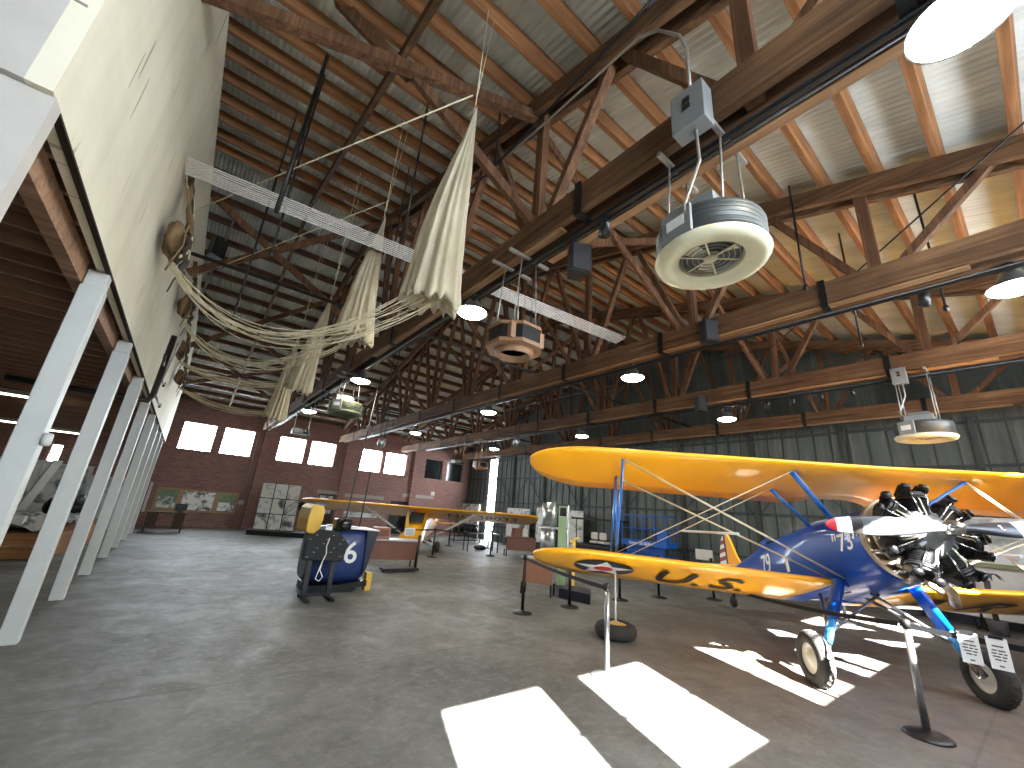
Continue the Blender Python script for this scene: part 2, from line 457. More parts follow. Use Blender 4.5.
# brick piers on the far wall
for k, x in enumerate((-1.3, 3.06, 7.4, 11.85)):
    b = MB(); b.box((x-.2, YF-.16, 0), (x+.2, YF, 5.2)); struct(b.build('trim_%d' % (k+2), 'brick'))
# windows
nwin = 0
def window(x0, x1, z0, z1, y, depth, mat='concrete_trim', rows=2, cols=2, glass='glass'):
    global nwin
    nwin += 1
    f = .022; b = MB(); s_ = .06
    b.box((x0, y, z0), (x1, y+s_, z0+f)); b.box((x0, y, z1-f), (x1, y+s_, z1)); b.box((x0, y, z0+f), (x0+f, y+s_, z1-f)); b.box((x1-f, y, z0+f), (x1, y+s_, z1-f))
    for r in range(1, rows): z = z0+(z1-z0)*r/rows; b.box((x0+f, y+.01, z-.016), (x1-f, y+.04, z+.016))
    o = struct(b.build('window_%d' % nwin, mat))
    g = MB(); g.box((x0+f, y+.045, z0+f), (x1-f, y+.05, z1-f)); g.build('pane', glass, o)
    return o
for x0, x1, z0, z1 in FW:
    dark = x0 > 12
    window(x0, x1, z0, z1, YF+.1, .1, 'concrete_trim', 1 if dark else 2, 1, 'glass_dark' if dark else 'glass')
for x0, x1, z0, z1 in NW: window(x0, x1, z0, z1, YN-.08, .1, 'white_paint', 2, 1)
window(-4.62, -4.28, 1.9, 3.1, YF+.1, .1, 'white_paint', 3)
window(7.75, 9.85, .85, 1.7, YF+.1, .1, 'concrete_trim', 2, 1, 'photo_d')
# lintels over the low openings
for n_, (x0, x1, z) in enumerate(((6.1, 7.3, 2.02), (7.6, 10.0, 1.95), (11.2, 13.4, 2.25))):
    b = MB(); b.box((x0, YF-.05, z), (x1, YF-.002, z+.2)); struct(b.build('trim_%d' % (n_+6), 'concrete_trim'))
b = MB(); b.box((10.5, YF+.12, 0), (11.7, YF+.16, 1.95)); struct(b.build('door_1', 'black_metal'))
b = MB(); b.box((6.25, YF+.1, 0), (6.33, YF+.18, 2.02)); b.box((7.07, YF+.1, 0), (7.15, YF+.18, 2.02)); b.box((6.33, YF+.1, 0), (7.07, YF+.18, .95)); b.box((6.33, YF+.1, 1.92), (7.07, YF+.18, 2.02))
b.box((6.33, YF+.12, 1.4), (7.07, YF+.16, 1.44)); b.box((6.68, YF+.12, .95), (6.72, YF+.16, 1.92))
o = struct(b.build('door_2', 'black_metal')); b = MB(); b.box((6.33, YF+.165, .95), (7.07, YF+.17, 1.92)); b.build('pane', 'photo_b', o)

# ------------------------------------------------------------------ roof timbers
GP = 'purlins under the roof sheet'
def purlin(y, lab):
    z = roof_z(y)-.022
    s_ = -1 if y > YR else 1
    b = MB(); h = .20; w = .085
    n_ = V((0, -.285*s_, 1)).normalized(); d = V((0, 1, .285*s_)).normalized()
    o = V((0, y, z)); vs = []
    for x in (XL+.02, XR-.02):
        for u, v_ in ((-w/2, -h), (w/2, -h), (w/2, 0), (-w/2, 0)): vs.append(V((x, 0, 0)) + o + d*u + n_*v_)
    b.add(vs, [(0,3,2,1),(4,5,6,7),(0,1,5,4),(1,2,6,5),(2,3,7,6),(3,0,4,7)])
    ob = centre(b.build('roof_purlin', 'purlin' if s_ > 0 else 'purlin_shaded')); tag(ob, lab, 'purlin', GP+(' near half' if s_ > 0 else ' far half'))
for y in (-2.45, -1.85, -1.27, -.68, -.05, .55, 1.15, 1.78, 2.4, 3.05, 3.7, 4.35, 5.02, 5.68, 6.3, 6.95, 7.7, 8.5, 9.33, 10.2, 10.95):
    purlin(y, 'orange-brown timber purlin under the pale near roof slope')
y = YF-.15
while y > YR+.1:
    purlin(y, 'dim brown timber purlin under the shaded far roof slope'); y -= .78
VP = [-1.82 + 2.65*k for k in range(11)]
truss_label = ['brown timber roof truss carrying the round ceiling heater and black tracks, closest to the parachutes',
               'second brown timber truss from the parachutes, its strapped chord passing over the biplane',
               'third brown timber truss from the parachutes, with small dark spotlights',
               'brown timber truss running just in front of the grey-green metal door wall']
def topz(y): return roof_z(y) - .017 - .2 - .16
for ti, X in enumerate(TR):
    t = thing('roof_truss', truss_label[ti], 'roof truss', (X, YN, 5.0), 0, 'timber trusses')
    # near end may differ slightly in weathering only
    for sx in (-1, 1):
        b = MB(); b.box((X+sx*.12-.045, YN+.01, 5.0), (X+sx*.12+.045, YF-.17, 5.34)); b.build('bottom_chord', 'truss_y', t)
        b = MB(); b.bar((X+sx*.12, YN+.03, topz(YN+.03)), (X+sx*.12, YR, topz(YR)), .09, .27); b.build('top_chord', 'truss_y', t)
        b = MB(); b.bar((X+sx*.12, YF-.2, topz(YF-.2)), (X+sx*.12, YR, topz(YR)), .09, .27); b.build('top_chord', 'truss_y', t)
    for k, yv in enumerate(VP):
        b = MB(); b.box((X-.055, yv-.07, 5.06), (X+.055, yv+.07, topz(yv)+.05)); b.build('post', 'truss_z', t)
        if k < len(VP)-1:
            ym = yv+1.32
            for (ya, yb) in ((yv+.12, ym-.08), (yv+2.53, ym+.08)):
                b = MB(); b.bar((X, ya, 5.2), (X, yb, topz(yb)-.02), .1, .12, up=(1, 0, 0)); b.build('web_brace', 'truss_z', t)
        if k < 10:
            b = MB(); w = .045
            ys = yv+(1.75 if ti == 0 else .6)
            b.box((X-.19, ys-w, 4.95), (X-.17, ys+w, 5.37)); b.box((X+.17, ys-w, 4.95), (X+.19, ys+w, 5.37)); b.box((X-.19, ys-w, 4.93), (X+.19, ys+w, 4.95))
            b.build('strap', 'black_metal', t)
    b = MB(); b.box((X-.13, 2.9 if ti == 0 else 0, 4.965), (X-.02, 12 if ti else 9, 4.99)); b.build('soffit_plank', 'plank_fresh', t)
    if ti < 3:
        tr = MB(); tr.tube([(X+.0, -2.4, 4.90), (X+.0, 22, 4.90)], .022, 8); tr.tube([(X+.09, -2.4, 4.90), (X+.09, 22, 4.90)], .016, 8); tr.box((X-.035, -2.3, 4.84), (X-.0, 20, 4.875))
        o = tr.build('lighting_track', 'black_metal'); centre(o)
        tag(o, 'black lighting track under the truss ' + ('closest to the parachutes', 'second from the parachutes', 'third from the parachutes')[ti], 'lighting track', 'lighting tracks')
# fresh planks along the closest truss
b = MB(); b.box((3.0, -2.2, 4.90), (3.1, 3.4, 4.96)); o = centre(b.build('lumber_plank', 'plank_fresh')); tag(o, 'pale new plank fixed along the truss beside the round heater rods', 'plank')
# cross bracing between trusses
BX = [(-.97, 2.86)] + list(zip(TR[:-1], TR[1:]))
names = ['from white wall to first truss', 'from first to second truss', 'from second to third truss', 'from third to last truss']
for (xa, xb), nm in zip(BX, names):
    for yy, where in ((3.75, 'over the sunlit floor'), (9.1, 'a third of the way in'), (14.4, 'past the ridge'), (19.7, 'towards the brick wall')):
        if xa < 0:
            if yy > 4: 
                t = thing('sway_brace', 'crossed timber braces %s, %s' % (nm, where), 'brace', (xa, yy, 5), 0, 'crossed roof braces')
                b = MB(); b.bar((xa+.1, yy, 7.3), (xb, yy, 5.2), .05, .14); b.build('diagonal', 'truss_z', t)
                b = MB(); b.bar((xa+.1, yy+.06, 5.6), (xb, yy+.06, topz(yy)-.1), .05, .14); b.build('diagonal', 'truss_z', t)
            continue
        t = thing('sway_brace', 'crossed timber braces %s, %s' % (nm, where), 'brace', (xa, yy, 5), 0, 'crossed roof braces')
        b = MB(); b.bar((xa+.05, yy-.04, topz(yy)-.1), (xb-.05, yy-.04, 5.3), .05, .13); b.build('diagonal', 'truss_z', t)
        b = MB(); b.bar((xa+.05, yy+.04, 5.3), (xb-.05, yy+.04, topz(yy)-.1), .05, .13); b.build('diagonal', 'truss_z', t)
# the big strut from the white wall, its knee brace and hanger
t = thing('wall_strut', 'heavy reddish timber strut from the white wall to the first truss with knee brace', 'brace', (-.9, 4, 6))
b = MB(); b.bar((-1.0, 4.0, 6.22), (2.86, 3.6, 7.42), .11, .15); b.build('strut_beam', 'truss_z', t)
b = MB(); b.bar((1.0, 3.85, 6.85), (2.86, 3.5, 5.4), .08, .13); b.build('knee_brace', 'truss_z', t)
b = MB(); b.bar((1.0, 3.9, 6.85), (.08, 4.5, 8.0), .08, .16); b.build('upper_brace', 'truss_z', t)
b = MB(); b.bar((.95, YN+.1, topz(YN+.1)), (.95, YR, topz(YR)), .08, .2); o = b.build('mid_rafter', 'truss_y'); centre(o); tag(o, 'single dark rafter running up the near slope between the white wall and first truss', 'rafter')
b = MB(); b.bar((.95, YF-.1, topz(YF-.1)), (.95, YR, topz(YR)), .08, .2); o = b.build('mid_rafter', 'truss_y'); centre(o); tag(o, 'single dark rafter running down the far slope above the parachutes', 'rafter')
# white conduit bundle along the ridge
t = thing('conduit_bundle', 'flat bundle of parallel white conduits crossing the trusses in front of the second parachute', 'conduit', (-.8, 6, 5.5))
for k in range(8):
    o_ = k*.034
    b = MB(); b.tube([(-.93, 6.02-o_, 5.58+.01*k), (6.66, 5.12-o_, 5.44+.01*k)], .009, 6); b.build('conduit', 'decal_white', t)
def pipe(name, pts, r, mat, label, cat, seg=8, grp=None):
    b = MB(); b.tube(pts, r, seg); o = centre(b.build(name, mat)); tag(o, label, cat, grp); return o
pipe('sprinkler_pipe', [(-.9, 8.3, 5.6), (XR-.1, 8.3, 5.6)], .035, 'pipe_dark', 'dark pipe crossing all trusses above the blue trainer', 'pipe')
pipe('sprinkler_pipe', [(-.9, 17.2, 5.62), (XR-.1, 17.2, 5.62)], .035, 'pipe_dark', 'dark pipe crossing all trusses closer to the brick wall', 'pipe')
pipe('sprinkler_pipe', [(3.6, -2.4, 5.75), (9.8, 3.2, 5.8), (9.8, 24, 5.8)], .012, 'black_metal', 'thin black pipe slanting between the trusses above the biplane', 'pipe')
pipe('sprinkler_pipe', [(12.7, -2.3, 5.6), (12.7, 25, 5.6)], .03, 'zinc_pipe', 'pale pipe running lengthwise between the third and last trusses', 'pipe')
pipe('heater_conduit', [(2.58, 1.2, 5.24), (2.58, 1.2, 5.82), (2.6, 1.27, 6.1), (2.64, 1.5, 6.5), (2.68, 1.75, 6.74), (2.7, 2.05, 6.8), (2.7, 3.0, 6.88), (2.7, 4.15, 7.0)], .016, 'zinc_pipe', 'bright metal conduit rising from the grey switch box along the first truss', 'conduit')
pipe('black_cable', [(2.62, 1.2, 7.0), (2.62, 2.2, 6.95), (2.62, 4.5, 6.9), (2.62, 7, 7.2)], .02, 'black_metal', 'black cable strung beside the bright conduit on the first truss', 'cable')
rods = [(2.6, 4.3, 6.6, 8.1), (1.6, 4.9, 5.3, 8.0), (3.6, .45, 6.0, 6.9), (6.6, 1.6, 5.3, 6.9), (7.2, .3, 4.7, 6.6), (2.2, 7.2, 5.2, 8.4), (4.6, 5.6, 4.9, 8.1), (5.6, 7.8, 4.6, 8.6), (8.4, 1.4, 4.9, 6.9), (.2, 6.1, 5.0, 8.2), (.0, 7.6, 4.2, 8.6)]
for k, (x, y, z0, z1) in enumerate(rods):
    b = MB(); b.tube([(x, y, z0), (x, y, roof_z(y)-.1)], .016, 6); b.lathe([(.0, -.05), (.03, -.03), (.03, .03), (0, .05)], (x, y, z0), seg=8)
    o = centre(b.build('hanging_rod', 'black_metal')); tag(o, 'thin black rod hanging from the near roof slope', 'rod', 'black hanging rods')

# ------------------------------------------------------------------ ceiling lamps
LAMPS = [(2.9, -.24, 'closest to the camera, beside the first truss'), (7.05, -.28, 'over the space in front of the propeller'), (2.9, 5.0, 'beside the large parachute skirt'), (6.97, 4.95, 'between the box heater and the upper wing'),
         (11.45, 5.05, 'above the middle of the upper wing'), (2.95, 10.3, 'above the blue trainer'), (6.95, 10.25, 'under the second truss, past the box heater'), (11.3, 10.3, 'just above the tip of the upper wing'),
         (2.94, 15.75, 'beside the last parachute'), (7.25, 16.05, 'above the yellow high-wing plane'), (11.6, 16.3, 'near the gap of daylight'), (-4.3, -1.2, 'x'), (15.2, .6, 'x')][:11]
lamp0 = None
for x, y, w in LAMPS:
    if lamp0 is None:
        t = thing('high_bay_lamp', '', 'ceiling lamp', (0, 0, 0), 0, 'round high bay lamps')
        b = MB(); b.lathe([(.05, .22), (.09, .2), (.14, .1), (.24, .0), (.245, -.01), (.235, -.01), (.13, .085), (.06, .1), (.05, .22)], seg=28); b.build('reflector', 'steel', t)
        b = MB(); b.lathe([(.0, .01), (.226, .008), (.23, -.008), (.2, -.035), (.13, -.06), (.06, -.07), (0, -.072)], seg=28); b.build('lens', 'lamp_glow', t)
        b = MB(); b.lathe([(.03, .22), (.07, .22), (.07, .34), (.03, .36)], seg=14); b.tube([(0, 0, .35), (0, 0, .6)], .01, 6); b.build('ballast', 'black_metal', t)
        lamp0 = t; o = t
    else: o = copy_tree(lamp0)
    o.location = (x, y, 4.7); o['label'] = 'glowing round high bay lamp ' + w

# ------------------------------------------------------------------ heaters
def heater(loc, label, cream='heater_cream', side='heater_side', R=.42, boxed=False, rodtop=5.3):
    x, y, z = loc
    t = thing('unit_heater', label, 'ceiling heater', loc, 0, 'ceiling hung unit heaters')
    if boxed:
        pts = []
        for k in range(8):
            a = PI/8+k*PI/4; r = R*1.02
            pts.append((math.cos(a)*r, math.sin(a)*r))
        b = MB(); b.prism([V((x+p[0], y+p[1], z+.02)) for p in pts], (0, 0, 0), (0, 0, .2)); b.build('coil_casing', 'black_metal', t)
        b = MB(); b.prism([V((x+p[0]*1.08, y+p[1]*1.08, z+.2)) for p in pts], (0, 0, 0), (0, 0, .04)); b.build('top_cover', cream, t)
        b = MB(); b.prism([V((x+p[0]*1.08, y+p[1]*1.08, z-.03)) for p in pts], (0, 0, 0), (0, 0, .05)); b.lathe([(.0, -.02), (.16, -.02), (.2, -.1), (.22, -.1), (.26, -.03)], (x, y, z), seg=24); b.build('diffuser', cream, t)
        for k in (0, 2, 4, 6):
            a = PI/8+k*PI/4+PI/8; 
            b = MB(); b.cbox((x+math.cos(a)*R*.98, y+math.sin(a)*R*.98, z+.11), (.07, .07, .2)); b.build('corner_post', cream, t)
    else:
        b = MB(); b.lathe([(R*.3, .25), (R*.97, .25), (R*.99, .23), (R*.99, .0), (R*.97, 0)], (x, y, z), seg=44, caps=False); b.build('coil_casing', side, t)
        for k in range(5):
            b2 = MB(); b2.lathe([(R*.985, .03+k*.042), (R*1.012, .037+k*.042), (R*.985, .044+k*.042)], (x, y, z), seg=44); b2.build('cooling_fin', side, t)
        b = MB(); b.lathe([(R*1.03, .0), (R*1.05, -.02), (R*1.0, -.06), (R*.86, -.075), (R*.72, -.055), (R*.67, -.03), (R*.61, -.035), (R*.59, -.02), (R*.57, .06), (R*.6, .08), (R*1.0, .01), (R*1.03, .0)], (x, y, z), seg=44); b.build('diffuser_pan', cream, t)
        b = MB(); b.lathe([(0, .1), (R*.59, .1), (R*.59, .11), (0, .11)], (x, y, z), seg=32); b.build('throat', 'black_metal', t)
        for k in range(5):
            r = R*(.13+.1*k); b = MB(); b.tube([(x+r*math.cos(a*PI/14), y+r*math.sin(a*PI/14), z-.01) for a in range(29)], .005, 5, caps=False); b.build('guard_ring', 'steel', t)
        b = MB()
        for k in range(3): a = k*PI/3+.3; b.bar((x-math.cos(a)*R*.6, y-math.sin(a)*R*.6, z-.014), (x+math.cos(a)*R*.6, y+math.sin(a)*R*.6, z-.014), .014, .008)
        b.lathe([(0, -.03), (.05, -.025), (.05, .08), (0, .09)], (x, y, z), seg=16); b.build('guard_spoke', cream, t)
        for k in range(3):
            a0 = k*2*PI/3+.9; b = MB(); vs = []
            for rr, hw, tw in ((.05, .04, .03), (.12, .11, .035), (.2, .15, .03), (.225, .12, .025)):
                c = V((x+math.cos(a0)*rr, y+math.sin(a0)*rr, z+.035)); tn = V((-math.sin(a0), math.cos(a0), 0))
                vs.append([c - tn*hw*.75 + V((0, 0, -tw)), c, c + tn*hw*.75 + V((0, 0, tw))])
            b.grid(vs); o = b.build('fan_blade', cream, t); mo = o.modifiers.new('s', 'SOLIDIFY'); mo.thickness = .006
        b = MB(); b.box((x-.32, y-.2, z+.25), (x+.12, y+.2, z+.36)); b.prism([V((x-.32, y-.2, z+.36)), V((x+.12, y-.2, z+.36)), V((x+.05, y-.15, z+.43)), V((x-.26, y-.15, z+.43))], (0, 0, 0), (0, .3, 0)); b.build('junction_box', 'grey_box', t)
        a = math.atan2(-y, -x)-.55
        b = MB(); c = V((x+math.cos(a)*R*1.0, y+math.sin(a)*R*1.0, z+.12)); tn = V((-math.sin(a), math.cos(a), 0)); nn = V((math.cos(a), math.sin(a), 0))
        b.bar(c-V((0, 0, .125)), c+V((0, 0, .125)), .26, .03, up=nn); b.build('access_panel', 'grey_box', t)
        b = MB(); b.bar(c+nn*.018-V((0, 0, .04)), c+nn*.018+V((0, 0, .05)), .16, .006, up=nn)
        b.build('rating_label', 'paper', t)
    for k in range(4):
        a = PI/4+k*PI/2; px, py = x+math.cos(a)*R*.78, y+math.sin(a)*R*.78
        b = MB(); b.tube([(px, py, z+.24), (x+math.cos(a)*R*.5, py, rodtop)], .009, 6); b.build('hanger_rod', 'zinc_pipe', t)
    for s_ in (-1, 1):
        b = MB(); b.box((x-.33, y+s_*R*.55-.02, rodtop-.04), (x+.33, y+s_*R*.55+.02, rodtop+.0)); b.build('hanger_channel', 'zinc_pipe', t)
    return t
heater((2.98, 1.33, 3.90), 'round ceiling heater with cream pan and visible fan, hung from the closest truss', rodtop=4.97)
heater((10.75, 1.15, 3.7), 'round ceiling heater above the biplane upper wing in front of the metal wall', rodtop=4.97)
heater((2.86, 3.78, 3.72), 'square-cornered brown ceiling heater beyond the lamp under the first truss', cream='heater_brown', R=.33, boxed=True, rodtop=4.97)
heater((2.9, 11.0, 3.95), 'round greenish ceiling heater above the blue trainer', cream='heater_green', side='heater_green', rodtop=4.97)
heater((10.8, 16.2, 3.7), 'small dark box heater hanging in front of the gap of daylight', cream='heater_brown', R=.33, boxed=True, rodtop=4.97)
def switch_box(loc, label, s=1):
    x, y, z = loc
    t = thing('switch_box', label, 'electrical box', loc)
    b = MB(); b.box((x-.09*s, y-.14*s, z-.2*s), (x+.07*s, y+.14*s, z+.2*s)); b.build('enclosure', 'grey_box', t, bevel=.006)
    for k in range(2): b = MB(); b.box((x-.1*s, y-.03*s, z+(-.02+.07*k)*s), (x-.09*s, y+.03*s, z+(.03+.07*k)*s)); b.build('nameplate', 'decal_black', t)
    b = MB(); b.lathe([(.022*s, 0), (.022*s, .05*s), (0, .06*s)], (x-.02*s, y-.05*s, z+.2*s), seg=12); b.build('indicator_knob', 'red_paint', t)
    b = MB(); b.tube([(x, y-.02, z-.2*s), (x+.02, y-.02, z-.5*s), (x-.04, y+.1, z-.9*s), (x-.02, y+.1, z-1.1*s)], .014, 8); b.build('flexible_conduit', 'zinc_pipe', t)
switch_box((2.58, 1.2, 5.04), 'grey electrical switch box with red lamp beside the closest truss')
switch_box((10.6, 1.3, 4.9), 'grey electrical switch box above the heater in front of the metal wall', .8)
# speakers and spotlights on the trusses
def speaker(loc, rz, label):
    t = thing('truss_speaker', label, 'loudspeaker', loc, rz)
    b = MB(); b.prism([(-.13, -.1, -.2), (.13, -.1, -.2), (.09, .12, -.2), (-.09, .12, -.2)], (0, 0, 0), (0, 0, .4)); b.build('cabinet', 'black_metal', t, world=False)
    b = MB(); b.box((-.11, -.112, -.18), (.11, -.1, .18)); b.build('grille', 'black_rubber', t, world=False)
    b = MB(); b.box((-.02, .1, -.02), (.02, .2, .25)); b.build('bracket', 'black_metal', t, world=False)
speaker((6.6, 3.1, 5.05), -.5, 'black loudspeaker on the second truss below the round heater')
speaker((3.1, 2.95, 4.72), -.4, 'black loudspeaker under the closest truss beside the pale plank')
speaker((10.5, 5.3, 4.95), -.5, 'black loudspeaker on the third truss above the upper wing')
def spot(loc, d, label, grp='track spotlights'):
    t = thing('track_spotlight', label, 'spotlight', loc, 0, grp)
    x, y, z = loc; dv = V(d).normalized(); c = V(loc)
    b = MB(); b.tube([c, c+V((0, 0, .14))], .012, 6); b.build('stem', 'black_metal', t)
    b = MB(); b.lathe([(.03, -.1), (.055, -.08), (.06, .09), (.052, .09), (.045, .04)], c, dv, 16); b.build('housing', 'black_metal', t)
    b = MB(); b.lathe([(0, .05), (.05, .05), (.05, .055), (0, .06)], c, dv, 16); b.build('lens', 'sign_glow', t)
spot((2.9, 2.38, 4.75), (.5, .6, -.5), 'small lit spotlight under the closest truss beside the black loudspeaker')
spot((6.85, .45, 4.74), (.2, .2, -1), 'small spotlight hanging from the second truss over the propeller')
for k in range(6): spot((10.75, 2.1+.55*k, 4.74), (.3, -.2+.1*k, -1), 'small dark spotlight in the row on the third truss')
for k in range(4): spot((2.86, 13.0+.6*k, 4.74), (-.4, .2, -1), 'small dark spotlight on the closest truss past the round greenish heater')
speaker((-.6, 9.4, 6.4), .6, 'small dark loudspeaker on the white wall top')

for x, y, z, lab in ((10.6, 17.9, 3.9, 'dark projector box hanging in a frame before the dark windows'), (3.05, 17.0, 4.0, 'dark projector box hanging above the prints display')):
    t = thing('hanging_projector', lab, 'projector', (x, y, z))
    b = MB(); b.box((x-.3, y-.22, z), (x+.3, y+.22, z+.2)); b.build('casing', 'black_metal', t, bevel=.02)
    b = MB(); b.lathe([(.07, 0), (.08, .07), (0, .07)], (x+.12, y-.22, z+.1), (0, -1, 0), 16); b.build('lens', 'lens_dark', t)
    for sx in (-.25, .25):
        b = MB(); b.tube([(x+sx, y, z+.2), (x+sx, y, 4.97)], .015, 6); b.build('hanger_rod', 'zinc_pipe', t)
for x, y, z0, lab in ((4.6, 12.6, 3.7, 'bundle of hanging chains between the first two trusses above the desk'), (8.9, 11.2, 4.3, 'bundle of hanging chains above the upper wing tip')):
    t = thing('chain_hoist', lab, 'hoist', (x, y, z0))
    for k in range(4):
        b = MB(); px, py = x+.09*math.cos(k*1.6), y+.09*math.sin(k*1.6); b.tube([(px+.012*(q % 2), py+.012*((q//2) % 2), z0+(8.2-z0)*q/40) for q in range(41)], .012, 5); b.build('chain', 'black_metal', t)
    b = MB(); b.lathe([(0, 0), (.1, .03), (.12, .15), (.1, .3), (0, .33)], (x, y, z0-.3), seg=14); b.build('hoist_block', 'steel', t)

# ------------------------------------------------------------------ mezzanine on the near side of the white wall
XD = -.97
b = MB(); b.box((XD-.1, 2.66, 3.57), (XD, 23, 7.45)); struct(b.build('wall_mezzanine', 'drywall'))
b = MB(); b.box((XL, 2.66, 3.57), (XD-.1, 2.76, 9.3)); struct(b.build('wall_mezzanine_end', 'white_board'))
b = MB(); b.box((XL, 2.7, 0), (XD+.005, 2.8, 3.57)); struct(b.build('wall_lower_end', 'white_board'))
b = MB()
for z in (4.15, 4.75, 5.35, 5.95): b.box((XL, 2.652, z-.006), (XD-.04, 2.66, z+.006))
for x in (-2.2, -3.4, -4.6): b.box((x-.006, 2.652, 3.6), (x+.006, 2.66, 7.4))
struct(b.build('trim_10', 'concrete_trim'))
b = MB(); b.box((XD-.035, 2.81, 3.552), (XD+.004, 23, 3.57)); struct(b.build('trim_11', 'boards_dark'))
b = MB(); b.box((XL, 2.8, 3.86), (XD-.1, YF, 3.92)); struct(b.build('ceiling_mezzanine', 'boards_dark'))
y = 2.95; k = 0
while y < YF-.1:
    b = MB(); b.box((XL+.02, y-.025, 3.62), (XD-.11, y+.025, 3.86)); o = centre(b.build('floor_joist', 'joist')); tag(o, 'dark floor joist of the loft over the white posts', 'joist', 'loft joists'); y += .42; k += 1
b = MB(); b.box((XD-.26, 2.82, 3.42), (XD-.16, YF, 3.62)); o = centre(b.build('loft_girder', 'joist')); tag(o, 'brown timber girder resting on the row of white posts', 'girder')
ordn = ['first', 'second', 'third', 'fourth', 'fifth', 'sixth', 'seventh', 'eighth']
for k, y in enumerate((4.93, 7.23, 9.53, 11.85, 14.35, 16.5, 18.8, 21.05)):
    b = MB(); b.box((-1.13, y-.02, 0), (-.965, y+.13, 3.40)); b.box((-1.12, y-.01, 3.40), (-.975, y+.12, 3.56))
    o = centre(b.build('support_post', 'white_paint', bevel=.008)); tag(o, 'white painted timber post, %s from the camera end of the loft row' % ordn[k], 'post', 'white posts under the loft')
b = MB(); b.lathe([(0, -.03), (.05, -.03), (.055, 0), (.05, .03), (0, .03)], (-.94, 4.93, 2.04), (1, .3, 0), 16); b.build('knob_box', 'white_paint')
o = bpy.data.objects['knob_box']; o.name = 'post_fitting'; centre(o); tag(o, 'small round white fitting on the edge of the first white post', 'fitting')
# tubes of light under the loft
for (x, y, lab) in ((-3.5, 14.2, 'nearer'), (-4.1, 23.3, 'farther'), (-5.2, 21.8, 'third')):
    t = thing('strip_light', 'fluorescent strip under the loft seen between the white posts, %s one' % lab, 'strip light', (x, y, 3.45))
    b = MB(); b.box((x-1.1, y-.06, 3.5), (x+.55, y+.06, 3.6)); b.build('housing', 'white_paint', t)
    b = MB(); b.tube([(x-1.08, y, 3.48), (x+.53, y, 3.48)], .02, 8); b.build('tube', 'tube_glow', t)

# black standpipe on the white wall
t = thing('standpipe', 'black valve pipe climbing the white wall below the second parachute pack', 'pipe', (-.85, 10.0, 3.2))
b = MB(); b.tube([(-.82, 10.1, 4.6), (-.82, 10.05, 3.35), (-.86, 9.95, 3.24), (-1.2, 9.9, 3.22), (-2.6, 9.9, 3.22)], .05, 12); b.build('riser', 'pipe_dark', t)
for z, s_ in ((3.95, -1), (3.75, 1), (3.42, 1)):
    b = MB(); b.tube([(-.82, 10.05, z), (-.78, 10.05+s_*.8 if z > 3.5 else 11.6, z)], .018, 8); b.lathe([(0, -.02), (.05, -.02), (.05, .02), (0, .02)], (-.78, 10.05+s_*.8 if z > 3.5 else 11.6, z), (1, 0, 0), 12); b.build('valve_stem', 'pipe_dark', t)

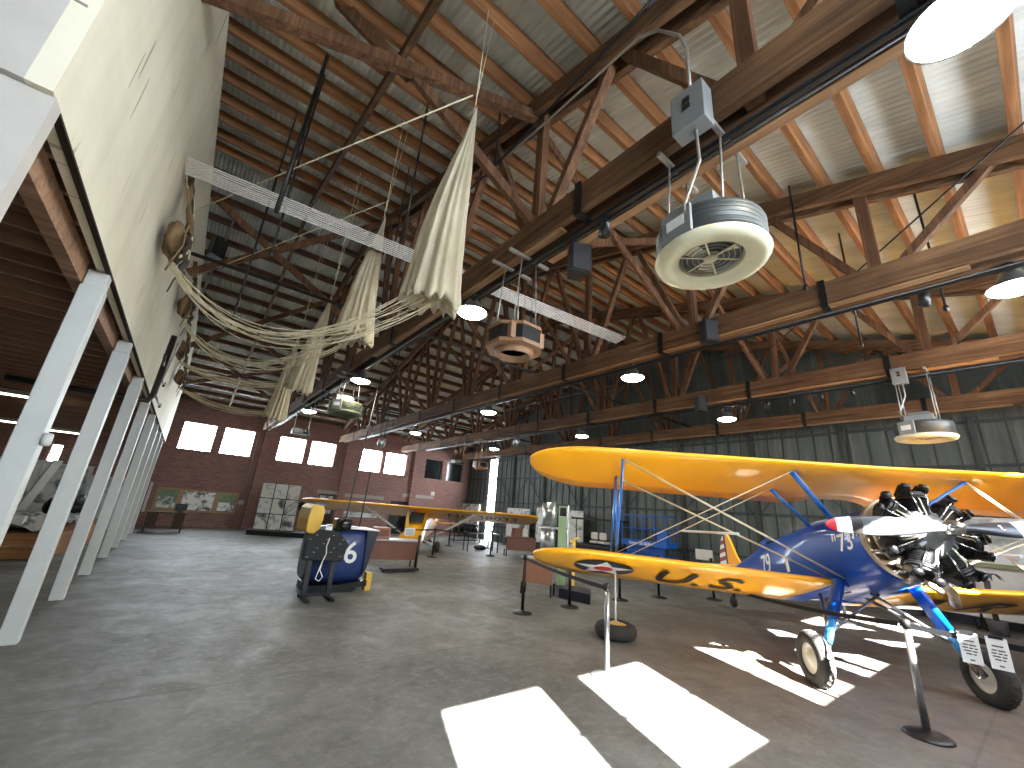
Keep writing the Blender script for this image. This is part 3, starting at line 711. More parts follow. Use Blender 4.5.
# ------------------------------------------------------------------ parachutes
CH = [((1.5, 3.02, 5.95), (1.5, 3.42, 3.72), .27, (6.3, 4.72), 'the largest parachute, white silk canopy hanging closest to the camera'),
      ((1.55, 5.9, 6.3), (1.5, 6.05, 4.12), .25, (10.1, 5.25), 'second white silk parachute canopy hanging from the roof'),
      ((1.5, 8.45, 5.9), (1.5, 9.6, 4.02), .24, (12.6, 5.0), 'third hanging parachute canopy, mostly behind the second one\'s cords'),
      ((1.5, 11.3, 5.9), (1.5, 12.3, 3.75), .23, (15.4, 4.9), 'farthest hanging parachute canopy, narrow and pale above the far windows')]
for ci, (tp, bt, rad, (yp, zp), lab) in enumerate(CH):
    tp, bt = V(tp), V(bt)
    t = thing('parachute', lab, 'parachute', tp, 0, 'hanging parachutes')
    ax = (bt-tp); x_, y_, d_ = frame_from(ax)
    rows = []; n = 84; rnd = random.Random(ci)
    ph = [rnd.uniform(0, 6.28) for _ in range(4)]
    prof = [(0, .02), (.04, .06), (.12, .14), (.22, .25), (.35, .4), (.5, .56), (.62, .67), (.75, .77), (.86, .86), (.94, .93), (.985, 1.0), (1.0, 1.0), (1.02, .96)]
    L = ax.length
    for ti, (u, rr) in enumerate(prof):
        row = []
        for k in range(n):
            a = 2*PI*k/n
            fold = 1 + .12*math.sin(14*a+ph[0]) * min(1, u*3) + .07*math.sin(9*a+ph[1]+u*2) + .05*math.sin(23*a+ph[2]+u)
            r = rad*rr*fold
            if ti >= 8: r *= 1+.06*math.sin(14*a+1)
            bend = x_*(.02*math.sin(u*5+ph[3]))
            row.append(tp + ax*u + bend + (x_*math.cos(a) + y_*math.sin(a))*r + (d_*(.035*math.sin(14*a+ph[0]+1)+.03*math.sin(5*a)) if ti >= 10 else V()))
        rows.append(row)
    inner = []
    for u, rr in ((.985, .8), (.955, .6), (.965, .3), (.95, .05)):
        inner.append([tp + ax*u + (x_*math.cos(2*PI*k/n) + y_*math.sin(2*PI*k/n))*rad*rr*(1+.16*math.sin(14*2*PI*k/n+ph[0])) + d_*.03*math.sin(9*2*PI*k/n) for k in range(n)])
    b = MB(); b.grid(rows+inner, wrap=True); b.build('canopy', 'silk', t)
    b = MB()
    rz_ = roof_z(tp.y)-.2
    b.tube([tp, (tp.x, tp.y, rz_)], .006, 5); b.tube([tp+V((.0, .02, -.05)), (tp.x+.12, tp.y+.05, rz_)], .004, 5); b.build('hanging_cord', 'rope_cream', t)
    pk = V((XD+.16, yp, zp))
    for k in range(14):
        a = 2*PI*k/14; p0 = tp+ax*.96+(x_*math.cos(a)+y_*math.sin(a))*rad*.6
        p3 = pk + V((.05+.03*math.cos(a), .12*math.sin(a), -.3)); pts = []
        sag = (1.15 if ci < 2 else .35) + .3*math.sin(k*2.7) * .25 + (.12 if k % 3 == 0 else 0)
        for q in range(17):
            w = q/16; p = p0.lerp(p3, w); p.z -= sag*4*w*(1-w)*.62; pts.append(p)
        b = MB(); b.tube(pts, .0055, 4, caps=False); b.build('suspension_line', 'rope_cream', t)
    # pack, harness
    b = MB()
    rows = []
    for i in range(9):
        th = PI*i/8; rows.append([pk + 1.3*V((.085*math.sin(th)*math.cos(2*PI*k/16), .3*math.sin(th)**.6*math.sin(2*PI*k/16), .15*math.cos(th)*(1+.15*math.sin(4*PI*k/16)))) for k in range(16)])
    for row in rows:
        for q in range(16): row[q] = row[q] + V((.03*math.sin(9*row[q].z+3*q), .025*math.sin(23*row[q].z+q), .02*math.sin(19*row[q].y)))
    b.grid(rows, wrap=True); b.build('pack', 'pack_brown', t)
    rws = []
    for i in range(9):
        w = i/8; hw = .27*(1-w)**.8+.035; rws.append([pk + V((.10-.2*w+.035*math.sin(q*1.9+i), hw*(q/6*2-1)+.02*math.sin(i*2.1), .1+.92*w)) for q in range(7)])
    b = MB(); b.grid(rws); o = b.build('harness_panel', 'pack_brown', t); mo = o.modifiers.new('s', 'SOLIDIFY'); mo.thickness = .02
    rws = []
    for i in range(6):
        w = i/5; rws.append([pk + V((.13+.03*math.sin(q+i*2), (.3-.12*w)*(q/5*2-1)-.05+.1*w, -.02-.3*w+.03*math.sin(q*2.))) for q in range(6)])
    b = MB(); b.grid(rws); o = b.build('pack_lining', 'pack_dark', t); mo = o.modifiers.new('s', 'SOLIDIFY'); mo.thickness = .02
    b = MB(); b.cbox(pk+V((.09, 0, .02)), (.06, .34, .2)); b.build('pack_flap', 'pack_dark', t, bevel=.02)
    K_ = 1.25
    def band(pts, w, name, mat):
        b = MB(); rws = []; P_ = [pk+V(p)*K_ for p in pts]
        for q, p in enumerate(P_):
            d = (P_[min(q+1, len(P_)-1)]-P_[max(q-1, 0)]).normalized(); sd = d.cross(V((1, 0, 0)));
            if sd.length < .1: sd = V((0, 1, 0))
            sd.normalize(); rws.append([p-sd*w/2, p+sd*w/2])
        b.grid(rws, smooth=False); o = b.build(name, mat, t); mo = o.modifiers.new('s', 'SOLIDIFY'); mo.thickness = .012
    for s_ in (-1, 1):
        band([(.06, s_*.17, .08), (.07, s_*.11, .3), (.02, s_*.05, .52), (-.08, s_*.015, .68), (-.115, 0, .76)], .045, 'shoulder_strap', 'pack_brown' if s_ > 0 else 'strap_cream')
        band([(.07, s_*.24, .03), (.09, s_*.29, -.12), (.05, s_*.26, -.28), (.03, s_*.29, -.42)], .05, 'leg_strap', 'pack_dark' if s_ > 0 else 'pack_brown')
        band([(.1, s_*.12, .16), (.12, s_*.04, .05), (.12, s_*.1, -.1), (.08, s_*.18, -.2)], .04, 'side_strap', 'strap_cream')
    band([(.09, -.22, .14), (.12, 0, .1), (.1, .22, .02)], .05, 'chest_strap', 'pack_brown')
pipe('white_rope', [(1.47, 3.06, 6.12), (.25, 5.35, 6.05), (XD+.01, 7.7, 6.0)], .009, 'rope_cream', 'taut white rope from the white wall to the top of the largest parachute', 'rope', 5)
pipe('white_rope', [(1.55, 5.95, 6.62), (XD+.01, 9.9, 5.7)], .008, 'rope_cream', 'taut white rope from the white wall to the top of the second parachute', 'rope', 5)

# ------------------------------------------------------------------ biplane
RZ = math.atan2(.69, -.724)
plane = thing('biplane', 'blue and yellow open-cockpit training biplane with radial engine, 73 painted on its nose', 'airplane', (7.45, 1.47, 0), RZ)
AL = math.radians(12.5)
HUB = V((0, 1.1, 1.95))
PM = Matrix.Translation(HUB) @ Matrix.Rotation(AL, 4, 'X')       # airframe (thrust line level, origin at hub) -> plane local
def AP(p): return PM @ V(p)
def pbuild(b, name, mat, parent=plane, **k):
    b.xf(PM); return b.build(name, mat, parent, world=False, **k)
UP = [(0, 0), (.01, .025), (.04, .048), (.1, .075), (.2, .098), (.32, .106), (.48, .096), (.65, .072), (.82, .04), (1, .004)]
UP = [(c_, o_*.74) for c_, o_ in UP]
LO = [(1, -.002), (.8, -.006), (.6, -.012), (.4, -.017), (.2, -.021), (.08, -.02), (.02, -.013)]
def interp(tab, c):
    tab = sorted(tab)
    for (a, va), (b_, vb) in zip(tab[:-1], tab[1:]):
        if a <= c <= b_: return va+(vb-va)*(c-a)/(b_-a)
    return tab[-1][1] if c > tab[-1][0] else tab[0][1]
def wing_fn(y0, z0, chord, inc, dihe, half, tipl, root=0, cut=0):
    inc = math.radians(inc)
    def geo(x):
        ax_ = abs(x); t_ = max(0, (ax_-(half-tipl))/tipl); t_ = min(t_, .9995)
        k = 1-math.sqrt(1-t_*t_)
        le = k*chord*.36; te = k*chord*.60
        if cut and ax_ < .62: te += cut*(1-(ax_/.62)**2)
        return le, te
    def fn(x, c, off):
        le, te = geo(x); ch = chord-le-te
        th = ch/chord
        d = le+c*ch
        return V((x, y0-d*math.cos(inc), z0-d*math.sin(inc)+off*chord*th**.6*1.0+abs(x)*math.tan(math.radians(dihe))))
    def at(x, dist, off):                                          # dist in metres behind the leading edge line
        le, te = geo(x); ch = max(.05, chord-le-te); c = min(1, max(0, (dist-le)/ch))
        return fn(x, c, interp(LO, c)+off)
    return fn, at
def wing(fn, xs):
    b = MB(); rows = []
    for x in xs: rows.append([fn(x, c, o) for c, o in UP+LO])
    b.grid(rows, wrap=True)
    n = len(UP+LO)
    for st in (0, len(rows)-1):
        o = st*n; b.f.append([o+k for k in range(n)]); b.mi.append(0); b.sm.append(False)
    return b
def span(a, b_, half, tipl):
    xs = []; x = a
    n = 24
    for k in range(n+1): xs.append(a+(half-tipl-a)*k/n)
    for k in range(1, 15): xs.append(half-tipl+tipl*math.sin(PI/2*k/14))
    return xs
HU, HL = 4.72, 4.62
fu, au = wing_fn(-.53, .86, 1.47, 5.0, .6, HU, 1.0, cut=.3)
fl_, al_ = wing_fn(-1.49, -.475, 1.46, 5.6, 2.0, HL, 1.0)
xs = span(0, HU, HU, 1.0); xs = [-x for x in xs[::-1]] + xs[1:]
up_w = pbuild(wing(fu, xs), 'upper_wing', 'yellow_paint')
lw = {}
for s_ in (1, -1):
    lw[s_] = pbuild(wing(fl_, [s_*x for x in span(.50, HL, HL, 1.0)]), 'lower_wing', 'yellow_paint')
for s_ in (1, -1): pbuild(wing(fl_, [s_*x for x in (.2, .3, .4, .5)]), 'wing_root', 'blue_paint')
# markings under the lower wings
def under(b, s, size, xc, dist, m, stretch=1.0):
    return text_on(b, s, size, (0, 0, 0), (1, 0, 0), (0, 1, 0), m, fn=lambda u, v: al_(xc-u*stretch, dist-v, -.014) + V((0, 0, -.002)))
b = MB(); under(b, 'U.', 1.15, 2.30, .80, 'decal_black', .74); pbuild(b, 'marking', 'decal_black', lw[1])
b = MB(); under(b, 'S.', 1.15, 1.54, .80, 'decal_black', .74); pbuild(b, 'marking', 'decal_black', lw[1])
for ch, xc in zip('ARMY', (-1.15, -2.0, -2.9, -3.7)):
    b = MB(); under(b, ch, 1.15, xc, .80, 'decal_black', .74); pbuild(b, 'marking', 'decal_black', lw[-1])
# roundel: dark blue disc, white star, red centre
XC, DC, RR = 3.5, .68, .46
def disc(r, off, m, n=36):
    vs = [al_(XC, DC, off)] ; 
    for rr in (.5, 1): vs += [al_(XC+r*rr*math.cos(2*PI*k/n), DC+r*rr*math.sin(2*PI*k/n), off) for k in range(n)]
    fs = [(0, 1+k, 1+(k+1) % n) for k in range(n)] + [(1+k, 1+n+k, 1+n+(k+1) % n, 1+(k+1) % n) for k in range(n)]
    return MB().add(vs, fs, m)
pbuild(disc(RR, -.012, 'roundel_blue'), 'roundel', 'roundel_blue', lw[1])
st = MB(); pts = []
for k in range(10):
    r = RR*(1 if k % 2 == 0 else .46); a = -PI/2+k*PI/5; pts.append((r*math.cos(a), r*math.sin(a)))
st.add([al_(XC, DC, -.016)]+[al_(XC+p[0], DC+p[1], -.016) for p in pts], [(0, 1+k, 1+(k+1) % 10) for k in range(10)], 'decal_white'); pbuild(st, 'star', 'decal_white', lw[1])
pbuild(disc(RR*.32, -.02, 'red_paint'), 'star_centre', 'red_paint', lw[1])
# fuselage
SEC = [(-.80, .40, .40, -.44), (-1.0, .42, .42, -.49), (-1.5, .43, .47, -.55), (-2.0, .43, .50, -.58), (-2.6, .42, .47, -.58), (-3.3, .39, .46, -.55), (-3.9, .33, .44, -.48), (-4.6, .25, .36, -.36), (-5.3, .17, .28, -.22), (-5.9, .10, .22, -.10), (-6.35, .03, .18, .0)]
def super_ring(y, hw, zt, zb, n=32):
    zc = (zt+zb)/2; hh = (zt-zb)/2; e = 2/2.7; row = []
    for k in range(n):
        a = 2*PI*k/n; c, s_ = math.cos(a), math.sin(a)
        row.append(V((hw*math.copysign(abs(c)**e, c), y, zc+hh*math.copysign(abs(s_)**e, s_))))
    return row
def sec_at(y):
    for a, b_ in zip(SEC[:-1], SEC[1:]):
        if b_[0] <= y <= a[0]:
            w = (y-a[0])/(b_[0]-a[0]); return [a[i]+(b_[i]-a[i])*w for i in range(1, 4)]
    return SEC[0][1:] if y > SEC[0][0] else SEC[-1][1:]
def side_pt(y, z, off=.004):
    hw, zt, zb = sec_at(y); zc = (zt+zb)/2; hh = (zt-zb)/2; q = min(.999, abs((z-zc)/hh)); return V(((hw+.0)*(1-q**2.7)**(1/2.7)+off, y, z))
rows = []
for a, b_ in zip(SEC[:-1], SEC[1:]):
    for k in range(3):
        w = k/3; rows.append(super_ring(*[a[i]+(b_[i]-a[i])*w for i in range(4)]))
rows.append(super_ring(*SEC[-1]))
b = MB(); b.grid(rows, wrap=True); b.f.append(list(range(32))); b.mi.append(0); b.sm.append(False)
fus = pbuild(b, 'fuselage', 'blue_paint')
for txt, size, yc, zc in (('"73"', .31, -1.12, .0), ('79', .46, -3.5, -.0)):
    b = MB(); text_on(b, txt, size, (0, 0, 0), (1, 0, 0), (0, 1, 0), fn=lambda u, v: side_pt(yc+u, zc+v+.25*u*0, .006)); pbuild(b, 'number', 'decal_white', fus)
b = MB()
for (y0, z0, y1, z1) in ((-2.7, .05, -2.7, -.2),): b.add([side_pt(y0-.05, z0), side_pt(y0+.05, z0), side_pt(y1+.05, z1), side_pt(y1-.05, z1)], [(0, 1, 2, 3)])
pbuild(b, 'placard', 'decal_white', fus)
for yc in (-2.5, -3.45):
    b = MB()
    ring = [V((.25*math.cos(a*PI/12), yc+.33*math.sin(a*PI/12), .455-.05*abs(math.cos(a*PI/12))**2)) for a in range(25)]
    b.tube(ring, .03, 8, caps=False); pbuild(b, 'cockpit_coaming', 'leather_dark', fus)
    b = MB(); b.add([V((0, yc, .44))]+[p+V((0, 0, .012)) for p in ring[:24]], [(0, 1+k, 1+(k+1) % 24) for k in range(24)]); pbuild(b, 'cockpit_opening', 'lens_dark', fus)
    b = MB(); ya = yc+.36
    b.add([V((-.22, ya-.1, .44)), V((-.2, ya-.16, .66)), V((-.08, ya, .70)), V((-.1, ya+.08, .46)), V((.1, ya+.08, .46)), V((.08, ya, .70)), V((.2, ya-.16, .66)), V((.22, ya-.1, .44))], [(0, 1, 2, 3), (3, 2, 5, 4), (4, 5, 6, 7)])
    pbuild(b, 'windshield', 'glass', fus)
b = MB(); b.lathe([(0, 0), (.1, .06), (.13, .25), (.06, .6), (0, .75)], (0, -3.8, .46), (0, -1, 0), 16); pbuild(b, 'headrest_fairing', 'blue_paint', fus)
# cowl collar behind the engine
b = MB(); b.lathe([(.43, -.82), (.48, -.75), (.50, -.66), (.505, -.62), (.485, -.62), (.42, -.64), (.2, -.7), (0, -.7)], (0, 0, 0), (0, 1, 0), 40); pbuild(b, 'engine_collar', 'exhaust')
# radial engine
b = MB(); b.lathe([(0, -.62), (.26, -.62), (.28, -.56), (.265, -.54), (.265, -.30), (.25, -.28), (.25, -.265), (.20, -.25), (.175, -.21), (.12, -.185), (.115, -.15), (.085, -.14), (.07, -.08), (.055, -.04), (0, -.04)], (0, 0, 0), (0, 1, 0), 28)
for k in range(14):
    a = 2*PI*k/14; b.lathe([(.013, 0), (.013, .022), (0, .022)], (.225*math.cos(a), -.262, .225*math.sin(a)), (0, 1, 0), 6)
for k in range(7):
    a = 2*PI*(k+.5)/7+PI/2; b.bar((.1*math.cos(a), -.2, .1*math.sin(a)), (.24*math.cos(a), -.262, .24*math.sin(a)), .03, .03)
eng = pbuild(b, 'radial_engine', 'engine_grey')
b = MB(); b.lathe([(.38, -.56), (.43, -.53), (.44, -.58), (.40, -.63), (.36, -.61), (.38, -.56)], (0, 0, 0), (0, 1, 0), 36); pbuild(b, 'exhaust_ring', 'exhaust', eng)
for k in range(7):
    Rk = Matrix.Rotation(2*PI*k/7, 4, 'Y') @ Matrix.Diagonal((.92, .92, .80, 1))
    b = MB(); prof = [(.0, .2), (.085, .2), (.085, .25)]
    for q in range(9): h = .26+q*.024; r = .150-.002*q; prof += [(.095, h), (r, h+.003), (r, h+.011), (.095, h+.014)]
    prof += [(.12, .49), (.16, .5), (.16, .515), (.12, .52), (.165, .53), (.16, .55), (.12, .555), (.15, .57), (.13, .6), (.06, .62), (0, .625)]
    b.lathe(prof, (0, -.40, 0), (0, 0, 1), 18); b.xf(Rk)
    cyl = pbuild(b, 'cylinder', 'engine_black', eng)
    b = MB()
    for s_ in (-1, 1):
        b.bar((s_*.085, -.46, .55), (s_*.105, -.30, .66), .10, .11); b.lathe([(.055, 0), (.058, .03), (.02, .045), (0, .045)], (s_*.107, -.29, .665), (s_*.15, .6, .5), 10)
        b.tube([(s_*.05, -.27, .26), (s_*.095, -.27, .62)], .011, 6, m='chrome')
    b.tube([(.06, -.5, .55), (.16, -.56, .5), (.17, -.56, .36), (.12, -.54, .22)], .026, 8, m='engine_black')
    b.tube([(-.06, -.52, .56), (-.13, -.57, .55), (-.16, -.55, .47)], .028, 8, m='exhaust')
    b.tube([(.0, -.3, .57), (.03, -.24, .45), (.02, -.24, .24)], .008, 5, m='strap_cream')
    b.xf(Rk); pbuild(b, 'rocker_box', 'engine_black', eng)
for k in range(9):
    a = PI*1.02+k*.17; b = MB(); b.tube([(.42*math.cos(a), -.6, .42*math.sin(a)), (.50*math.cos(a+.06), -.5, .50*math.sin(a+.06)), (.40*math.cos(a+.1), -.44, .40*math.sin(a+.1)), (.26*math.cos(a+.1), -.36, .26*math.sin(a+.1))], .022, 8); pbuild(b, 'intake_pipe', 'chrome' if k % 2 else 'exhaust', eng)
for k in range(6):
    a = -.35-k*.28; b = MB(); b.tube([(.5*math.cos(a), -.62, .5*math.sin(a)), (.47*math.cos(a-.1), -.56, .47*math.sin(a-.1)), (.36*math.cos(a-.16), -.5, .36*math.sin(a-.16))], .03, 8); pbuild(b, 'exhaust_stub', 'exhaust' if k % 2 else 'chrome', eng)
b = MB(); b.tube([(-.1, -.6, -.38), (-.15, -.5, -.6), (-.3, -.7, -.68)], .05, 12); b.tube([(.05, -.55, -.35), (.08, -.45, -.55), (.0, -.42, -.6)], .04, 10); pbuild(b, 'exhaust_pipe', 'exhaust', eng)
b = MB(); b.lathe([(.1, 0), (.1, .16), (.05, .2), (0, .2)], (.2, -.62, -.1), (0, -1, 0), 14); b.lathe([(.07, 0), (.07, .2), (0, .21)], (.12, -.5, -.42), (0, -1, -.2), 14); pbuild(b, 'accessory', 'engine_grey', eng)
# propeller
pr = MB(); pr.lathe([(0, .12), (.035, .12), (.05, .09), (.075, .07), (.08, -.03), (.07, -.06), (0, -.06)], (0, 0, 0), (0, 1, 0), 20); prop = pbuild(pr, 'propeller', 'chrome')
BT = [(.08, .035, .035, 80), (.16, .05, .045, 60), (.3, .075, .05, 38), (.5, .095, .036, 26), (.75, .105, .026, 19), (1.0, .095, .018, 15), (1.18, .078, .012, 13), (1.27, .05, .009, 12), (1.305, .012, .005, 12)]
PT = math.radians(-2.5)
def blade_pt(s_, r, a, grow=0):
    for p, q in zip(BT[:-1], BT[1:]):
        if p[0] <= r <= q[0]+1e-9:
            w = (r-p[0])/(q[0]-p[0]); c, th, tw = [p[i]+(q[i]-p[i])*w for i in (1, 2, 3)]; break
    tw = math.radians(tw)*s_
    u = c*math.cos(a); v = (th+grow)*math.sin(a)
    z = u*math.cos(tw)-v*math.sin(tw); y = u*math.sin(tw)+v*math.cos(tw)
    x = r*s_
    return V((x*math.cos(PT)-z*math.sin(PT), y, x*math.sin(PT)+z*math.cos(PT)))
for s_ in (1, -1):
    segs = [(.08, .62, 'prop_dark' if s_ < 0 else 'prop_grey'), (.62, .93, 'prop_grey' if s_ > 0 else 'decal_white'), (.93, 1.04, 'decal_black' if s_ > 0 else 'decal_white'), (1.04, 1.20, 'decal_white'), (1.20, 1.305, 'red_paint')]  # negative-side blade: white inboard of the tip stripe paints in sunlit overexposure
    b = MB()
    for ra, rb, m in segs:
        b.grid([[blade_pt(s_, ra+(rb-ra)*i/6, 2*PI*k/16) for k in range(16)] for i in range(7)], m, wrap=True)
    pbuild(b, 'blade', 'prop_grey', prop)
    if s_ > 0:
        for r0, r1, m in ((.042, .052, 'decal_white'), (.0, .04, 'paper')):
            b = MB(); rc = .80; n = 20; vs = []
            for rr in (r0, r1):
                for k in range(n):
                    r = rc+rr*math.cos(2*PI*k/n); u = rr*math.sin(2*PI*k/n)
                    vs.append(blade_pt(s_, r, math.acos(max(-1, min(1, u/.105))), .002))
            b.add(vs, [(k, (k+1) % n, n+(k+1) % n, n+k) for k in range(n)]); pbuild(b, 'blade_decal', m, prop)
    else:
        b = MB(); text_on(b, '3', .1, (0, 0, 0), (1, 0, 0), (0, 1, 0), fn=lambda u, v: blade_pt(-1, .46-u, math.acos(max(-1, min(1, -v/.1))), .003)); pbuild(b, 'blade_decal', 'decal_white', prop)
# struts
def strut(a, b_, w, t_, name, mat='strut_blue', m=None):
    b = MB(); a = V(a); c = V(b_); d = (c-a).normalized(); fwd = V((0, 1, 0)); fw = (fwd-d*fwd.dot(d)).normalized(); sd = d.cross(fw); n = 14
    rows = [[p + fw*w*math.cos(2*PI*k/n) + sd*t_*math.sin(2*PI*k/n) for k in range(n)] for p in (a, c)]
    b.grid(rows, wrap=True); b.f += [list(range(n)), list(range(n, 2*n))]; b.mi += [0, 0]; b.sm += [False, False]
    return pbuild(b, name, mat)
for s_ in (1, -1):
    X3 = 3.36*s_
    tf = au(X3, .22, -.0); tr = au(X3, .92, -.0); bf = fl_(X3, .13, interp(UP, .13)); br = fl_(X3, .62, interp(UP, .62))
    strut(tf, bf, .045, .018, 'interplane_strut'); strut(tr, br, .045, .018, 'interplane_strut'); strut(tr+V((0, .05, 0)), bf+V((0, -.05, 0)), .035, .015, 'interplane_strut')
    cf = au(1.08*s_, .24, 0); cr = au(1.06*s_, .92, 0)
    strut(cf, (.40*s_, -1.28, .32), .045, .02, 'cabane_strut'); strut(cr, (.40*s_, -1.85, .36), .04, .018, 'cabane_strut')
    # flying and landing wires
    for a, c in ((tf, (.42*s_, -1.35, -.42)), (tr, (.42*s_, -1.6, -.42)), (bf, cf), (br, cr)):
        for o in (-.018, .018):
            b = MB(); a2 = V(a)+V((0, o, 0)); c2 = V(c)+V((0, o, 0)); b.tube([a2, c2], .0065, 5); pbuild(b, 'bracing_wire', 'cream_wire')
    # javelin rod where the wires cross
    b = MB(); b.tube([PM.inverted() @ V((1.75*s_, -.08, 1.71)), PM.inverted() @ V((2.15*s_, -1.3, 1.68))], .02, 6); pbuild(b, 'javelin_rod', 'white_paint')
    # main gear
    ax = Matrix.Identity(4)
    whl = (.98*s_, -1.47, -1.37)
    top = V((.46*s_, -1.42, -.44)); kn = V((.80*s_, -1.40, -1.02)); axl = V((.88*s_, -1.45, -1.37))
    strut(top, top.lerp(axl, .50), .10, .06, 'gear_fairing', 'blue_paint'); strut(top.lerp(axl, .50), top.lerp(axl, .80), .065, .045, 'gear_fairing', 'leg_blue')
    b = MB(); b.tube([top.lerp(axl, .78), axl], .035, 12); b.tube([axl+V((-.03*s_, 0, 0)), axl+V((.16*s_, 0, 0))], .028, 10); b.bar(top.lerp(axl, .82)+V((0, .06, 0)), axl+V((0, .08, 0)), .02, .03); pbuild(b, 'oleo_strut', 'chrome')
    b = MB(); b.tube([(.30*s_, -2.2, -.53), top.lerp(axl, .7)], .022, 8); b.tube([(-.05*s_, -1.5, -.56), top.lerp(axl, .68)], .02, 8); pbuild(b, 'gear_brace', 'steel')
    b = MB(); b.lathe([(.17, -.075), (.23, -.09), (.285, -.07), (.31, -.035), (.312, 0), (.31, .035), (.285, .07), (.23, .09), (.17, .075), (.17, -.075)], whl, (1, 0, 0), 40)
    wh = pbuild(b, 'wheel', 'tire')
    b = MB()
    for k in range(26):
        a0 = 2*PI*k/26
        for q in (-1, 1):
            b.bar((whl[0], whl[1]+.313*math.cos(a0), whl[2]+.313*math.sin(a0)), (whl[0]+q*.05, whl[1]+.303*math.cos(a0+.1), whl[2]+.303*math.sin(a0+.1)), .02, .008)
    pbuild(b, 'tread_pattern', 'tire', wh)
    b = MB(); b.lathe([(.0, -.05), (.06, -.05), (.09, -.03), (.14, -.035), (.172, -.06), (.18, -.05), (.18, .05), (.172, .06), (.14, .035), (.09, .03), (.06, .07), (0, .08)], whl, (1, 0, 0), 32); pbuild(b, 'wheel_rim', 'wheel_cream', wh)
    # tail surfaces
    rows = []
    for xx, ya, yb in ((.05, -5.35, -6.25), (.6, -5.5, -6.3), (1.15, -5.68, -6.28), (1.45, -5.85, -6.18), (1.52, -5.98, -6.05)):
        rows.append([V((xx*s_, ya, .22)), V((xx*s_, ya-.06, .25)), V((xx*s_, (ya+yb)/2, .25)), V((xx*s_, yb, .225)), V((xx*s_, (ya+yb)/2, .19)), V((xx*s_, ya-.06, .19))])
    b = MB(); b.grid(rows, wrap=True); b.f.append(list(range(24, 30))); b.mi.append(0); b.sm.append(False); pbuild(b, 'tailplane', 'yellow_paint')
# fin and striped rudder
fin = [(-5.35, .2), (-5.6, .48), (-5.82, .88), (-5.98, 1.06), (-6.05, 1.08), (-6.08, .14)]
b = MB(); b.prism([V((-.025, y, z)) for y, z in fin], (0, 0, 0), (.05, 0, 0)); pbuild(b, 'fin', 'yellow_paint')
rud = MB(); H0 = -.1
def rud_y(z):
    tt = max(0, min(1, (z+.12)/1.24)); return -6.1-.50*math.sin(PI*min(1, .28+tt*.75))**.6
zs = [(-.1+1.2*k/13) for k in range(14)]
for k in range(13):
    m = 'decal_white' if k % 2 else 'panel_red'
    rud.prism([V((-.02, -6.17, zs[k])), V((-.02, rud_y(zs[k]), zs[k])), V((-.02, rud_y(zs[k+1]), zs[k+1])), V((-.02, -6.17, zs[k+1]))], (0, 0, 0), (.04, 0, 0), m)
rud.prism([V((-.022, -6.09, -.1)), V((-.022, -6.17, -.1)), V((-.022, -6.17, 1.1)), V((-.022, -6.09, 1.1))], (0, 0, 0), (.044, 0, 0), 'roundel_blue')
pbuild(rud, 'rudder', 'red_paint')
b = MB(); b.tube([(0, -5.9, -.05), (0, -6.15, -.36)], .03, 8); b.lathe([(.03, -.04), (.1, -.05), (.12, -.02), (.12, .02), (.1, .05), (.03, .04)], (0, -6.2, -.46), (1, 0, 0), 20); pbuild(b, 'tail_wheel', 'tire')
b = MB(); b.tube([(.3, -1.5, -.56), (.3, -2.2, -.62), (-.3, -2.2, -.62)], .012, 6); pbuild(b, 'belly_pipe', 'steel')

# ------------------------------------------------------------------ stanchions and belts
def make_stanchion(label, post='black_metal', base='black_metal'):
    t = thing('stanchion', label, 'stanchion', (0, 0, 0), 0, 'belt barrier stanchions')
    b = MB(); b.lathe([(.19, 0), (.19, .012), (.17, .03), (.06, .045), (.03, .06), (0, .06)], seg=28); b.build('base', base, t)
    b = MB(); b.lathe([(.032, .05), (.032, .93), (.0, .93)], seg=16); b.build('post', post, t)
    b = MB(); b.lathe([(.036, .92), (.036, 1.0), (.02, 1.01), (0, 1.01)], seg=16); b.cbox((0, .04, .965), (.03, .02, .06)); b.build('belt_head', 'black_metal', t)
    return t
ST = [((5.53, 6.43), 'black', 'black stanchion at the wingtip corner beside the low rope-end table'),
      ((4.47, 3.60), 'steel', 'silver stanchion with pale base standing in the sunlit patch'),
      ((6.2, 1.13), 'steel2', 'stanchion with silver post and black base in front of the engine'),
      ((6.86, 6.5), 'black', 'black stanchion under the roundel end of the lower wing'),
      ((8.68, 6.62), 'black', 'black stanchion behind the tire weight under the lower wing'),
      ((10.1, 6.5), 'black', 'black stanchion behind the U under the lower wing'),
      ((11.5, 5.8), 'black', 'black stanchion behind the S under the lower wing'),
      ((12.1, 3.2), 'black', 'black stanchion beyond the fuselage behind the wing root'),
      ((7.89, 14.44), 'black', 'black stanchion in front of the yellow high-wing plane'),
      ((10.73, 14.7), 'black', 'black stanchion under the lettered wing in front of the daylight gap'),
      ((12.8, 17.8), 'black', 'small far stanchion left of the daylight gap'),
      ((11.0, 18.6), 'black', 'small far stanchion behind the yellow high-wing plane'),
      ((6.25, -1.25), 'black', 'black stanchion at the end of the belt with paper signs')]
sb = make_stanchion(''); ss = make_stanchion('', 'steel', 'steel'); s2 = make_stanchion('', 'steel', 'black_metal')
used = set()
for (x, y), kind, lab in ST:
    src = {'black': sb, 'steel': ss, 'steel2': s2}[kind]
    o = src if kind not in used else copy_tree(src); used.add(kind)
    o.location = (x, y, 0); o['label'] = lab
